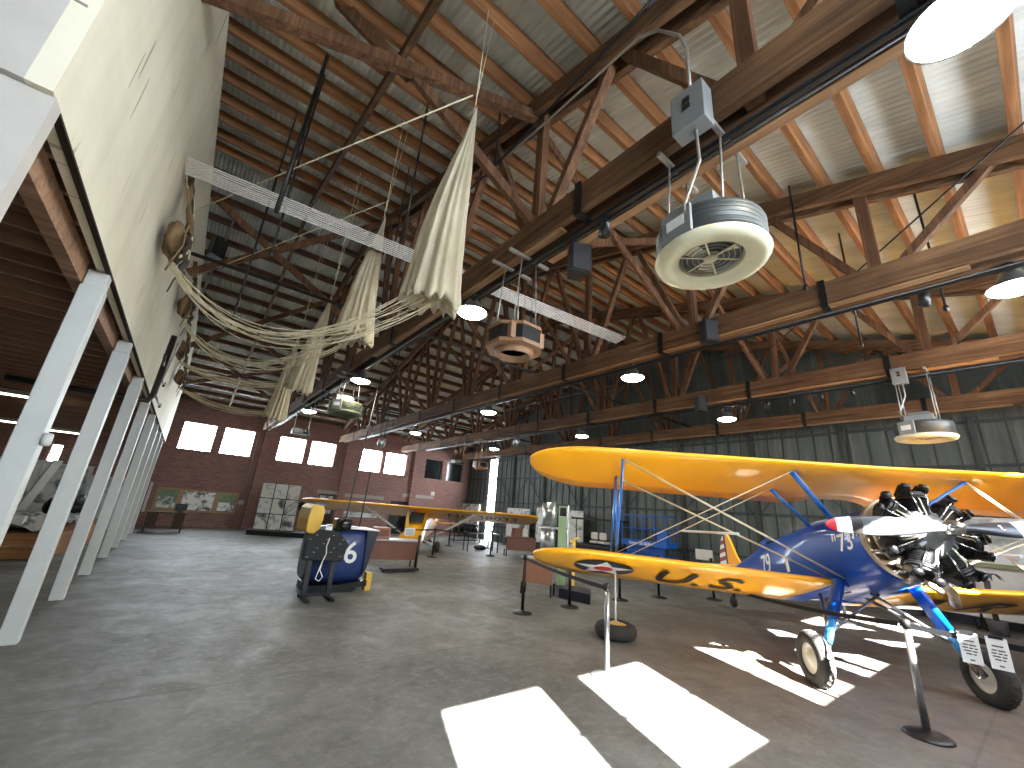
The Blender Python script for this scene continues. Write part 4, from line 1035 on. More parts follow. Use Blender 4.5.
def belt(a, b_, sag, label, z=.95):
    a = V((*a, z)); c = V((*b_, z)); rows = [[], []]
    for k in range(17):
        w = k/16; p = a.lerp(c, w); p.z -= sag*4*w*(1-w); rows[0].append(p+V((0, 0, .025))); rows[1].append(p-V((0, 0, .025)))
    b = MB(); b.grid(rows, smooth=False); o = b.build('barrier_belt', 'black_metal'); centre(o); mo = o.modifiers.new('s', 'SOLIDIFY'); mo.thickness = .004; mo.offset = 0
    return tag(o, label, 'belt', 'black barrier belts')
belt((5.53, 6.43), (4.47, 3.60), .03, 'black belt between the wingtip stanchion and the silver stanchion')
belt((10.05, 6.42), (6.22, 1.2), .20, 'black belt running from the silver-and-black post back beneath the biplane belly')
belt((6.2, 1.1), (6.25, -1.2), .02, 'black belt carrying two paper signs below the propeller')
belt((7.89, 14.44), (10.73, 14.7), .05, 'black belt in front of the yellow high-wing plane')
belt((5.6, 14.3), (7.89, 14.44), .03, 'black belt with a small paper sign beside the yellow cowl')
belt((10.73, 14.7), (12.8, 17.8), .05, 'black belt running back under the lettered wing')
for lab, P in (('closer to the engine', V((6.205, .70, .99))), ('farther along the belt, with the black clip', V((6.205, .52, .99)))):
    d = V((1.0, -2.03, 0)).normalized(); n = V((-d.y*-1, d.x*-1, 0)); n = V((-.9995, -.02, 0)).normalized()
    t = thing('paper_sign', 'white paper notice hanging from the belt, ' + lab, 'sign', P-V((0, 0, .32)))
    P = P + n*.012
    b = MB(); b.bar(P+V((0, 0, .0)), P-V((0, 0, .26)), .135, .004, up=n); b.build('sheet', 'paper', t)
    b = MB(); u_ = V((0, -1, 0))
    for zz, ws in ((.07, (.07,)), (.105, (.03, .045)), (.13, (.035, .025, .02)), (.155, (.05, .03)), (.18, (.04, .02)), (.23, (.03,))):
        tot = sum(ws)+.008*(len(ws)-1); a_ = -tot/2
        for w_ in ws:
            c_ = P+n*.004+u_*(a_+w_/2)-V((0, 0, zz)); b.bar(c_-u_*w_/2, c_+u_*w_/2, .001, .011, up=(0, 0, 1)); a_ += w_+.008
    b.build('lettering', 'print_grey', t)
    b = MB(); b.bar(P+n*.006+V((0, 0, .015)), P+n*.006-V((0, 0, .012)), .09, .012, up=n); b.build('clip', 'black_metal', t)
# tire used as a weight with a pole up to the wing
t = thing('tire_weight', 'aircraft tire lying flat with straw-coloured hub and white pole under the wing', 'tire', (5.95, 4.62, 0))
x, y = 5.95, 4.62
b = MB(); b.lathe([(.17, .03), (.22, .0), (.29, .02), (.325, .08), (.325, .15), (.29, .2), (.22, .225), (.17, .19), (.17, .03)], (x, y, 0), seg=40); b.build('tire', 'tire', t)
b = MB(); b.lathe([(.175, .17), (.16, .2), (.1, .205), (.05, .235), (0, .235)], (x, y, 0), seg=28); b.build('hub', 'straw_hub', t)
b = MB(); b.tube([(x, y, .23), (x+.02, y+.02, 1.02)], .014, 8); b.build('pole', 'decal_white', t)

# ------------------------------------------------------------------ yellow high-wing plane
CX, CY = 8.4, 16.8
cub = thing('monoplane', 'yellow high-wing light plane with NC lettering, roped off by the far brick wall', 'airplane', (CX, CY, 0), 0)
nd = V((-.60, -.80, 0)).normalized(); rd = V((nd.y, -nd.x, 0))      # nose, and pilot's right
WZ = 1.69
def CP(x, y, z): return V((CX, CY, 0)) + rd*x + nd*y + V((0, 0, z))
def cub_w(x, c, off):
    t_ = max(0, (abs(x)-4.7)/.7); t_ = min(t_, .999); k = 1-math.sqrt(1-t_*t_); le = k*.4; te = k*.7; ch = 1.65-le-te
    d = le+c*ch
    return CP(x*.93, .75-d, WZ-d*.25+off*1.5+abs(x)*.004)
b = MB(); xs = [-5.4, -5.38, -5.3, -5.15, -4.9, -4.7, -3, -1.5, 0, 1.5, 3, 4.7, 4.9, 5.15, 5.3, 5.38, 5.4]
rows = [[cub_w(x, c, o) for c, o in UP+LO] for x in xs]; b.grid(rows, wrap=True); cw = b.build('wing', 'cub_yellow', cub)
b = MB()
text_on(b, 'NC 38033', .95, (0, 0, 0), (1, 0, 0), (0, 1, 0), fn=lambda u, v: cub_w(-2.85-u*.82, .5-v*.62, interp(LO, max(.03, min(.97, .5-v*.62)))-.012)); b.build('registration', 'decal_black', cw)
FS = [(2.5, .12, .52, .32), (2.43, .30, .70, .14), (1.9, .42, .80, .08), (1.3, .43, .88, .08), (.6, .40, 1.44, .14), (.3, .37, 1.60, .30), (-.9, .34, 1.62, .36), (-2.5, .22, 1.25, .5), (-4.2, .09, 1.05, .72), (-5.0, .03, 1.0, .85)]
rows = []
for y, hw, zt, zb in FS:
    zc = (zt+zb)/2; hh = (zt-zb)/2
    rows.append([CP(hw*math.copysign(abs(math.cos(2*PI*k/20))**.8, math.cos(2*PI*k/20)), y, zc+hh*math.copysign(abs(math.sin(2*PI*k/20))**.8, math.sin(2*PI*k/20))) for k in range(20)])
b = MB(); b.grid(rows, wrap=True); b.f.append(list(range(20))); b.mi.append(0); b.sm.append(False); b.build('fuselage', 'cub_yellow', cub)
b = MB(); b.add([CP(-.3, 1.12, 1.1), CP(.3, 1.12, 1.1), CP(.3, .66, 1.5), CP(-.3, .66, 1.5)], [(0, 1, 2, 3)]); b.build('windshield', 'glass_dark', cub)
for s_ in (-1, 1):
    b = MB(); b.tube([CP(.34*s_, .3, .42), CP(2.5*s_, .35, WZ-.02)], .03, 8); b.tube([CP(.34*s_, .2, .42), CP(2.5*s_, -.45, WZ-.1)], .025, 8); b.build('wing_strut', 'white_paint', cub)
    b = MB(); b.tube([CP(.3*s_, .7, .45), CP(.85*s_, .6, .22)], .03, 8); b.tube([CP(.3*s_, 0, .45), CP(.85*s_, .6, .22)], .025, 8); b.build('gear_leg', 'white_paint', cub)
    b = MB(); b.lathe([(.08, -.07), (.17, -.09), (.22, -.03), (.22, .03), (.17, .09), (.08, .07)], CP(.92*s_, .6, .22), rd, 24); b.build('wheel', 'tire', cub)
    b = MB(); b.lathe([(0, -.06), (.08, -.06), (.085, .06), (0, .06)], CP(.92*s_, .6, .22), rd, 20); b.build('hubcap', 'wheel_cream', cub)
    b = MB(); b.prism([CP(.05*s_, -4.0, .98), CP(.9*s_, -4.2, .98), CP(1.35*s_, -4.6, .98), CP(1.2*s_, -5.0, .98), CP(.05*s_, -5.1, .98)], (0, 0, 0), (0, 0, .04)); b.build('tailplane', 'cub_yellow', cub)
b = MB(); b.prism([CP(0, -4.0, 1.0), CP(0, -4.5, 1.5), CP(0, -4.9, 1.62), CP(0, -5.3, 1.4), CP(0, -5.25, .8)], (0, 0, 0), rd*.04); b.build('fin', 'cub_yellow', cub)
b = MB(); b.lathe([(0, 0), (.05, .02), (.06, .1), (0, .12)], CP(0, 2.48, .42), nd, 16); b.prism([CP(-.03, 2.55, -.2+.66), CP(.03, 2.55, -.2+.66), CP(.06, 2.55, .25), CP(-.02, 2.55, .2)], (0, 0, 0), nd*.03); b.prism([CP(-.05, 2.55, .75), CP(.05, 2.55, .75), CP(.07, 2.55, 1.2), CP(.03, 2.55, 1.55), CP(-.05, 2.55, 1.2)], (0, 0, 0), nd*.03); b.build('propeller', 'dull_yellow', cub)
t = thing('paper_sign', 'small white placard on the belt in front of the yellow cowl', 'sign', (6.9, 14.3, .6))
b = MB(); b.prism([V((6.6, 14.3, .72)), V((7.0, 14.3, .72)), V((7.0, 14.3, .98)), V((6.6, 14.3, .98))], (0, 0, 0), (0, .02, 0)); b.build('sheet', 'paper', t)
b = MB(); 
for k in range(5): b.box((6.64, 14.294, .76+k*.04), (6.96-.05*(k % 2), 14.299, .77+k*.04))
b.build('lettering', 'print_grey', t)

# ------------------------------------------------------------------ blue trainer and black stand
t = thing('flight_trainer', 'dark blue rounded flight trainer body with white 6 and yellow stub wing', 'flight trainer', (3.0, 9.5, 0), 0)
x0, x1, yc = 2.35, 3.55, 9.5
rows = []
for x, s_ in ((2.28, .8), (2.36, .96), (2.7, 1.0), (3.05, 1.02), (3.3, .98), (3.45, .86)):
    row = []
    for k in range(24):
        a = 2*PI*k/24; c, s2_ = math.cos(a), math.sin(a)
        row.append(V((x, yc+.42*s_*math.copysign(abs(c)**.6, c), .68+.55*s_*math.copysign(abs(s2_)**.6, s2_))))
    rows.append(row)
b = MB(); b.grid(rows, wrap=True)
for q in (0, 5): b.f.append([q*24+k for k in range(24)]); b.mi.append(0); b.sm.append(False)
body = b.build('body', 'trainer_blue', t)
b = MB(); text_on(b, '6', .58, (3.07, yc-.436, .72), (1, 0, 0), (0, 0, 1)); b.build('number', 'decal_white', body)
b = MB(); b.box((2.36, yc-.44, .0), (3.2, yc+.4, .14)); b.prism([V((2.9, yc-.45, .02)), V((3.5, yc-.45, .1)), V((3.5, yc-.45, .2)), V((2.9, yc-.45, .14))], (0, 0, 0), (0, .8, 0)); b.build('skid', 'black_metal', t)
b = MB(); b.prism([V((3.36, yc-.41, 1.18)), V((3.6, yc-.41, 1.16)), V((3.46, yc-.41, .45)), V((3.4, yc-.41, .3))], (0, 0, 0), (0, .8, 0)); b.build('tail_cone', 'trainer_dark', t)
b = MB(); b.prism([V((2.7, yc-.45, 1.2)), V((3.6, yc-.45, 1.165)), V((3.6, yc-.45, 1.19)), V((2.7, yc-.45, 1.23))], (0, 0, 0), (0, .84, 0)); b.build('cockpit_rail', 'decal_white', t)
b = MB(); b.box((3.5, yc-.38, .0), (3.62, yc-.2, .34)); b.build('yellow_foot', 'dull_yellow', t)
b = MB(); prof = [(-.26, -.22), (-.16, -.27), (.0, -.27), (.14, -.2), (.2, -.02), (.2, .16), (.14, .27), (-.12, .3), (-.24, .22), (-.28, 0)]
b.prism([V((2.32+p[0]*.62, yc-.3, 1.34+p[1])) for p in prof], (0, 0, 0), (0, .9, 0)); wgt = b.build('stub_wing', 'dull_yellow', t, bevel=.02)
b = MB(); b.prism([V((2.245, yc-.31, 1.645)), V((2.43, yc-.31, 1.615)), V((2.43, yc-.31, 1.635)), V((2.245, yc-.31, 1.665))], (0, 0, 0), (0, .9, 0)); b.build('cover_strip', 'leg_blue', wgt)
t = thing('instrument_stand', 'black metal stand with netted panel and chain, in front of the blue trainer', 'stand', (2.45, 8.6, 0))
X, Y = 2.42, 8.62
for s_ in (-1, 1):
    b = MB(); b.bar((X+s_*.21, Y, .03), (X+s_*.21, Y+.05, .78), .075, .06, up=(0, 1, 0)); b.build('leg', 'black_metal', t)
    b = MB(); b.box((X+s_*.21-.035, Y-.35, 0), (X+s_*.21+.035, Y+.3, .05)); b.build('foot', 'black_metal', t)
b = MB(); b.box((X-.24, Y-.03, .05), (X+.24, Y+.03, .1)); b.build('crossbar', 'black_metal', t)
b = MB()
pts = [(-.36, .66), (.36, .62), (.42, .95), (.2, 1.17), (-.14, 1.2), (-.36, 1.0)]
b.prism([V((X+p[0], Y-.04, p[1])) for p in pts], (0, 0, 0), (0, .16, 0)); b.build('panel', 'skin_net', t, bevel=.03)
b = MB()
for i in range(9):
    for j in range(6):
        px, pz = X-.3+i*.075+(j % 2)*.03, .72+j*.075
        if abs(px-X) < .33-.25*max(0, pz-.95): b.cbox((px, Y-.045, pz), (.03, .012, .012), 'steel' if (i*3+j) % 4 == 0 else 'black_rubber')
b.build('studs', 'black_rubber', t); bpy.data.objects['studs'].name = 'netting'
b = MB(); b.tube([(X+.03, Y-.07, 1.05), (X+.0, Y-.08, .9), (X+.02, Y-.08, .78), (X-.03, Y-.09, .62), (X-.06, Y-.09, .48), (X-.09, Y-.09, .35), (X-.02, Y-.09, .31), (X+.03, Y-.09, .38), (X-.04, Y-.09, .5), (X-.03, Y-.09, .6)], .01, 6); b.build('chain_loop', 'decal_white', t)
b = MB(); b.box((X+.12, Y-.02, 1.18), (X+.42, Y+.22, 1.4)); b.lathe([(.08, 0), (.09, .12), (0, .12)], (X+.27, Y-.02, 1.3), (0, -1, 0), 16); b.build('sight_head', 'lens_dark', t, bevel=.03)
b = MB(); b.cbox((X+.0, Y, 1.22), (.12, .03, .07)); b.build('placard', 'paper', t)
pipe('lamp_pole', [(3.18, 10.2, 0), (3.2, 10.2, 1.4), (3.42, 10.2, 4.9)], .018, 'black_metal', 'tall thin black pole slanting up behind the blue trainer', 'pole')
pipe('lamp_pole', [(3.56, 10.25, 0), (3.56, 10.25, 1.1), (3.6, 10.25, 2.5), (3.36, 10.25, 2.72)], .016, 'black_metal', 'shorter thin black pole with bent top behind the blue trainer', 'pole')

# ------------------------------------------------------------------ desks and tables
def desk(loc, rz, w, d, h, label, top='desk_top', body='desk_brown', panel=True, peds=True):
    t = thing('desk', label, 'desk', loc, rz)
    b = MB(); b.box((-w/2, -d/2, h-.035), (w/2, d/2, h)); b.build('desktop', top, t, world=False, bevel=.005)
    if peds:
        for s_ in (-1, 1):
            b = MB(); b.box((s_*w*.34-w*.14, -d/2+.03, .16), (s_*w*.34+w*.14, d/2-.03, h-.035)); pd = b.build('pedestal', body, t, world=False)
            for k in range(3):
                b = MB(); b.box((s_*w*.34-w*.125, -d/2+.012, .2+k*.17), (s_*w*.34+w*.125, -d/2+.03, .35+k*.17)); b.build('drawer', body, pd, world=False)
    if panel:
        b = MB(); b.box((-w/2+.03, -d/2+.04, .25), (w/2-.03, -d/2+.06, h-.035)); b.build('modesty_panel', body, t, world=False)
    for sx in (-1, 1):
        for sy in (-1, 1):
            b = MB(); b.box((sx*(w/2-.05)-.02, sy*(d/2-.05)-.02, 0), (sx*(w/2-.05)+.02, sy*(d/2-.05)+.02, .25 if panel or peds else h-.035)); b.build('leg', 'black_metal', t, world=False)
    return t
desk((-.15, 22.2, 0), 0, 1.25, .65, .78, 'dark brown desk below the wall boards beyond the white posts', 'pack_dark', 'pack_dark', False)
t = thing('monitor', 'small black screen standing on the dark brown desk', 'monitor', (.25, 22.15, .78)); b = MB(); b.box((.05, 22.1, .85), (.45, 22.14, 1.12)); b.build('screen', 'lens_dark', t); b = MB(); b.box((.15, 22.05, .78), (.35, 22.2, .86)); b.build('foot', 'black_metal', t)
desk((5.15, 12.1, 0), -.15, 1.7, .7, .78, 'light-topped desk with brown front panel beside the blue trainer', 'desk_top', 'desk_brown', True, False)
t = thing('console_box', 'brown box standing on the light-topped desk', 'box', (4.85, 12.0, .78)); b = MB(); b.box((4.6, 11.85, .78), (5.05, 12.15, 1.1)); b.build('case', 'desk_light', t, bevel=.02); b = MB(); b.box((4.66, 11.838, .86), (4.99, 11.85, 1.04)); b.build('dial_face', 'desk_brown', t)
t = thing('low_dolly', 'black low wheeled base with upright beside the light-topped desk', 'dolly', (5.3, 11.4, 0)); b = MB(); b.box((4.75, 11.2, .04), (5.75, 11.55, .1)); b.build('platform', 'black_metal', t); b = MB(); b.tube([(5.7, 11.35, .1), (5.75, 11.4, .95)], .04, 8); b.build('upright', 'black_metal', t)
for sx in (4.8, 5.7): b = MB(); b.lathe([(.0, -.02), (.04, -.02), (.04, .02), (0, .02)], (sx, 11.4, .04), (0, 1, 0), 12); b.build('caster', 'black_rubber', t)
desk((12.2, 14.6, 0), -.5, 1.35, .65, .78, 'brown desk under the tip of the lettered wing', 'desk_brown', 'desk_brown', True, False)
t = thing('console_box', 'small brown cabinet box on the desk under the lettered wingtip', 'box', (12.0, 14.6, .78)); b = MB(); b.box((11.8, 14.45, .78), (12.2, 14.75, 1.15)); b.build('case', 'desk_light', t, bevel=.02)
desk((11.3, 16.3, 0), -.3, 1.5, .8, .8, 'round-edged grey table in front of the daylight gap', 'desk_top', 'desk_brown', False, False)
# corner display at the wingtip
desk((7.1, 7.75, 0), -1.0, .8, .4, .80, 'salmon-fronted display desk near the wingtip stanchion', 'desk_top', 'desk_light', True, False)
t = thing('pedestal_base', 'low black block base under the pale green display column', 'plinth', (8.0, 7.5, 0)); b = MB(); b.prism([V((7.5, 6.5, 0)), V((8.1, 7.0, 0)), V((7.9, 8.0, 0)), V((7.35, 7.3, 0))], (0, 0, 0), (0, 0, .2)); b.build('block', 'trainer_dark', t)
t = thing('propeller_column', 'pale green column carrying two bright sheet-metal panels, beyond the lower wingtip', 'display column', (7.75, 7.6, .2))
c0 = V((7.72, 7.62, 0)); u_ = V((.78, -.62, 0)); n_ = V((-.62, -.78, 0))
b = MB(); b.bar(c0+V((0, 0, .2)), c0+V((0, 0, 2.02)), .2, .1, up=n_); b.build('column', 'green_post', t)
b = MB(); b.bar(c0+u_*.14+V((0, 0, 1.0)), c0+u_*.14+V((0, 0, 2.05)), .03, .12, up=n_); b.build('edge_rail', 'sheet_metal', t)
b = MB(); b.bar(c0+n_*.055+V((0, 0, 1.78)), c0+n_*.055+V((0, 0, 1.98)), .16, .01, up=n_); b.build('dark_window', 'lens_dark', t)
for (a0, z0, z1, sh) in ((-.36, 1.5, 2.05, .04), (-.37, .98, 1.46, .0)):
    rows = []
    for k in range(9):
        w = k/8; p = c0+u_*(a0-.17+.36*w)-n_*(.05*math.sin(w*PI*2)); rows.append([p+V((0, 0, z0)), p+V((0, 0, z1+sh*w*2))])
    b = MB(); b.grid(rows); o = b.build('metal_panel', 'sheet_metal', t); mo = o.modifiers.new('s', 'SOLIDIFY'); mo.thickness = .01
b = MB(); b.bar(c0-u_*.6+V((0, 0, 1.48)), c0+u_*.25+V((0, 0, 1.48)), .04, .05); b.build('cross_strap', 'steel', t)
b = MB(); b.bar(c0+u_*.3+V((0, 0, .2)), c0+u_*.3+V((0, 0, 1.25)), .07, .05, up=n_); b.bar(c0+u_*.2+V((0, 0, 1.2)), c0+u_*.42+V((0, 0, 1.3)), .05, .05); b.build('yellow_bracket', 'dull_yellow', t)

# ------------------------------------------------------------------ display walls by the metal doors
def picture_panel(ya, yb, z0, z1, label, mats, x=15.5):
    t = thing('photo_panel', label, 'display panel', (x, (ya+yb)/2, 0), 0, 'printed photo panels along the metal wall')
    b = MB(); b.box((x, ya, z0), (x+.06, yb, z1)); b.build('board', 'white_board', t)
    n = len(mats); 
    for k, m in enumerate(mats):
        za = z0+(z1-z0)*k/n+.03; zb = z0+(z1-z0)*(k+1)/n-.03
        b = MB(); b.box((x-.012, ya+.04, za), (x, yb-.04, zb)); b.build('print', m, t)
    for y in (ya+.05, yb-.05): b = MB(); b.box((x+.06, y-.03, 0), (x+.1, y+.03, z1-.05)); b.box((x-.25, y-.03, 0), (x+.3, y+.03, .05)); b.build('stand', 'black_metal', t)
picture_panel(22.9, 25.2, .9, 2.15, 'photo panel tucked behind the NC letters of the yellow wing', ['photo_b', 'photo_a'])
picture_panel(17.9, 19.9, .5, 2.05, 'photo panel just right of the daylight gap', ['photo_a', 'photo_b'])
picture_panel(15.75, 17.3, .4, 2.15, 'tall photo panel behind the bright sheet-metal panels', ['photo_b', 'photo_d'])
picture_panel(13.95, 15.6, .3, 2.1, 'photo panel right of the pale green column with two stacked pictures', ['photo_d', 'photo_a'])
for k, (ya, yb, lab, ms) in enumerate(((1.45, 2.9, 'long photo mural panel behind the engine cylinders', ['photo_d', 'photo_d']), (-.2, 1.4, 'beige mural panel with palm silhouettes beside the propeller', ['white_board', 'photo_d']), (-2.1, -.25, 'beige mural panel farthest along, by the propeller tip', ['photo_d', 'white_board']))):
    picture_panel(ya, yb, .25, 2.5, lab, ms, 15.4)
for k, y in enumerate((1.15, .3)):
    PX = 14.75
    t = thing('palm_cutout', 'dark palm-shaped plant in front of the beige mural, ' + ('nearer the engine' if k == 0 else 'nearer the propeller tip'), 'plant', (PX, y, 0))
    b = MB(); b.lathe([(.14, 0), (.17, .3), (.15, .3), (0, .28)], (PX, y, 0), seg=14); b.build('pot', 'palm_dark', t)
    b = MB(); b.tube([(PX, y, .28), (PX, y+.02, .8), (PX, y, 1.1)], .05, 8); b.build('trunk', 'palm_dark', t)
    for q in range(9):
        a = 2*PI*q/9; b = MB(); rows = []
        for i in range(6):
            w = i/5; r = .32*w; z = 1.1+.2*math.sin(w*2.4)-.12*w*w; wd = .045*math.sin(PI*(.1+.85*w)); c = V((PX+math.cos(a)*r, y+math.sin(a)*r, z)); tn = V((-math.sin(a), math.cos(a), 0))
            rows.append([c-tn*wd, c+tn*wd])
        b.grid(rows); b.build('frond', 'palm_dark', t)
b = MB(); b.box((15.3, -2.2, 1.36), (15.38, 2.9, 1.46)); o = centre(b.build('mural_rail', 'olive')); tag(o, 'olive rail crossing the beige mural panels behind the engine', 'rail')

# ------------------------------------------------------------------ far wall boards
def wall_board(x0, x1, z0, z1, label, mat, frame='frame_wood', y=YF-.05):
    t = thing('wall_board', label, 'display board', ((x0+x1)/2, y, z0))
    b = MB(); b.box((x0, y, z0), (x1, y+.045, z1)); b.build('frame', frame, t)
    b = MB(); b.box((x0+.1, y-.008, z0+.08), (x1-.1, y, z1-.08)); b.build('print', mat, t)
    return t
t1 = wall_board(-.8, .12, .7, 1.72, 'wooden-framed board with green heading, above the dark desk', 'board_green')
b = MB(); b.box((-.68, YF-.062, .82), (0, YF-.058, 1.32)); b.build('photo', 'photo_c', t1)
t1 = wall_board(.12, 1.55, .7, 1.70, 'framed black-and-white photo board, middle of the three on brick', 'photo_e')
t1 = wall_board(1.55, 2.45, .68, 1.68, 'wooden-framed board with green heading, beside the wrecked airplane display', 'board_green')
b = MB(); b.box((1.67, YF-.062, .8), (2.33, YF-.058, 1.2)); b.build('photo', 'photo_e', t1)
t1 = wall_board(-2.2, -1.0, .6, 1.9, 'red and white poster board partly behind the white posts', 'panel_red', 'white_board')
for x, z, lab in ((2.6, 1.15, 'small grey junction box on brick beside the green-headed board'), (13.3, 2.5, 'small white sign box on brick above the yellow wing')):
    t = thing('wall_box', lab, 'wall box', (x, YF-.08, z)); b = MB(); b.box((x-.12, YF-.1, z), (x+.12, YF-.001, z+.22)); b.build('housing', 'grey_box' if x < 5 else 'paper', t, bevel=.01)
    b = MB(); b.box((x-.1, YF-.106, z+.02), (x+.1, YF-.1, z+.2)); b.build('lid', 'grey_box' if x < 5 else 'white_board', t)
pipe('wall_conduit', [(2.6, YF-.04, 1.37), (2.6, YF-.04, 4.9)], .014, 'zinc_pipe', 'thin conduit running up the brick between the first two window pairs', 'conduit', 6)
# wreck photo display on black platform
t = thing('airplane_photo_display', 'tall grid of black-and-white prints on a black platform before the brick wall', 'display', (3.6, 22.0, 0), 0)
b = MB(); b.prism([V((2.75, 22.1, 0)), V((4.95, 20.9, 0)), V((5.05, 21.8, 0)), V((2.9, 23.1, 0))], (0, 0, 0), (0, 0, .2)); b.build('platform', 'black_metal', t)
A = V((3.0, 22.45, .22)); B = V((4.55, 21.75, .22)); up_ = V((-.02, .1, 2.05))
b = MB(); nrm = (B-A).cross(up_).normalized(); b.prism([A, B, B+up_, A+up_], (0, 0, 0), -nrm*.18); b.build('frame', 'black_metal', t)
for i in range(3):
    for j in range(3):
        p = lambda u, v: A+(B-A)*u+up_*v+nrm*.006
        u0, u1 = i/3+.012, (i+1)/3-.012; v0, v1 = j/3+.008, (j+1)/3-.008
        b = MB(); b.add([p(u0, v0), p(u1, v0), p(u1, v1), p(u0, v1)], [(0, 1, 2, 3)]); b.build('print', ('photo_a', 'photo_b', 'photo_a', 'photo_b')[(i+j) % 4], t)
t = thing('round_fan', 'dark round fan leaning by the brick wall behind the yellow stub wing', 'fan', (5.3, 23.6, 0)); b = MB(); b.lathe([(0, -.08), (.3, -.08), (.36, 0), (.3, .08), (0, .08)], (5.3, 23.6, 1.35), (-.3, -1, 0), 28); b.build('cage', 'lens_dark', t); b = MB(); b.tube([(5.3, 23.65, .04), (5.3, 23.65, 1.1)], .03, 8); b.lathe([(.28, 0), (.28, .04), (0, .06)], (5.3, 23.65, 0), seg=20); b.build('stand', 'black_metal', t)

# ------------------------------------------------------------------ lift, cart and stored gear by the doors
t = thing('scissor_lift', 'blue scissor lift with railed platform behind the interplane struts', 'scissor lift', (14.9, 9.9, 0))
ya, yb, xa, xb = 8.95, 10.95, 14.5, 15.3
b = MB(); b.box((xa, ya, .28), (xb, yb, .62)); b.build('chassis', 'lift_blue', t, bevel=.02)
for yy in (ya+.3, yb-.3):
    for xx in (xa, xb): b = MB(); b.lathe([(0, -.07), (.19, -.07), (.2, 0), (.19, .07), (0, .07)], (xx, yy, .2), (1, 0, 0), 20); b.build('wheel', 'tire', t)
b = MB()
for k in range(3):
    z = .65+k*.085; b.bar((xa+.1, ya+.15, z), (xa+.1, yb-.15, z+.07), .05, .05); b.bar((xa+.18, yb-.15, z), (xa+.18, ya+.15, z+.07), .05, .05)
b.build('scissor_arms', 'lift_blue', t); bpy.data.objects['scissor_arms'].name = 'scissor_stack'
b = MB(); b.box((xa, ya, .92), (xb, yb, 1.12)); dk = b.build('deck', 'lift_blue', t)
b = MB(); text_on(b, 'Genie  GS-2632', .15, (xa-.006, (ya+yb)/2+.15, 1.01), (0, -1, 0), (0, 0, 1)); b.build('lettering', 'decal_white', dk)
b = MB()
for yy in (ya+.02, ya+.5, ya+1.0, ya+1.5, yb-.02):
    for xx in (xa+.02, xb-.02): b.tube([(xx, yy, 1.1), (xx, yy, 2.05)], .022, 6)
for z in (1.55, 2.05): b.tube([(xa+.02, ya, z), (xa+.02, yb, z), (xb-.02, yb, z), (xb-.02, ya, z), (xa+.02, ya, z)], .022, 6)
b.build('guard_rail', 'lift_blue', t)
b = MB(); b.box((xa, ya-.02, 1.12), (xa+.25, ya+.4, 1.5)); b.build('control_box', 'lift_blue', t, bevel=.03)
t = thing('utility_cart', 'black roofed utility cart with two pale seats, beside the photo panels', 'cart', (14.5, 12.1, 0))
b = MB(); b.box((14.1, 11.05, .3), (15.1, 13.3, .75)); b.build('body', 'black_metal', t, bevel=.08)
b = MB(); b.box((14.05, 11.0, 1.72), (15.1, 13.35, 1.8)); b.build('roof', 'black_rubber', t, bevel=.03)
for yy in (11.2, 13.1):
    for xx in (14.15, 15.0): b = MB(); b.tube([(xx, yy, .7), (xx, yy, 1.75)], .025, 6); b.build('roof_post', 'black_metal', t)
for yy in (11.6, 12.05): b = MB(); b.box((14.3, yy, .95), (14.4, yy+.36, 1.25)); b.box((14.2, yy, .8), (14.65, yy+.36, .9)); b.build('seat', 'white_board', t, bevel=.05)
for yy in (11.5, 12.9):
    for xx in (14.1, 15.1): b = MB(); b.lathe([(0, -.08), (.24, -.1), (.26, 0), (.24, .1), (0, .08)], (xx, yy, .26), (1, 0, 0), 22); b.build('wheel', 'tire', t)
t = thing('stored_engine', 'black engine-like machine on a stand in front of the stacked photo panel', 'machine', (14.2, 14.2, 0))
b = MB(); b.box((13.9, 13.95, .5), (14.5, 14.5, 1.05)); b.build('crankcase', 'engine_black', t, bevel=.05)
b = MB(); b.lathe([(.0, 0), (.22, 0), (.24, .1), (.18, .3), (.1, .36), (0, .36)], (14.2, 14.2, 1.05), seg=20); b.build('cylinder_head', 'engine_black', t)
b = MB()
for sx in (13.95, 14.45):
    for sy in (14.0, 14.45): b.tube([(sx, sy, 0), (sx, sy, .5)], .03, 6)
b.build('stand', 'black_metal', t)
t = thing('stool_chair', 'pale chair with dark frame below the wire crossing, near the biplane tail', 'chair', (14.5, 7.5, 0))
b = MB(); b.box((14.4, 7.2, .45), (14.85, 7.75, .52)); b.build('seat', 'white_board', t, bevel=.02); b = MB(); b.box((14.38, 7.2, .72), (14.44, 7.8, 1.06)); b.build('backrest', 'white_board', t, bevel=.03)
for sx in (14.42, 14.82):
    for sy in (7.22, 7.72): b = MB(); b.tube([(sx, sy, 0), (sx, sy, .46 if sx > 14.5 else .75)], .018, 6); b.build('leg', 'black_metal', t)
desk((14.9, 6.2, 0), PI/2, 1.6, .6, .72, 'dark low table beyond the biplane fuselage by the metal wall', 'lens_dark', 'lens_dark', True, False)
for k, (x, y, lab) in enumerate(((10.4, 19.9, 'small dark tire on the floor past the yellow plane struts'), (11.9, 17.2, 'small dark tire under the round-edged table'))):
    t = thing('spare_tire', lab, 'tire', (x, y, 0)); b = MB(); b.lathe([(.14, .02), (.22, 0), (.3, .05), (.3, .13), (.22, .18), (.14, .16), (.14, .02)], (x, y, 0), seg=28); b.build('tread', 'tire', t); b = MB(); b.lathe([(0, .05), (.14, .05), (.14, .13), (0, .13)], (x, y, 0), seg=20); b.build('hub', 'steel', t)
t = thing('display_rack', 'dark rack of machinery between the yellow plane and the metal wall', 'rack', (13.3, 20.8, 0))
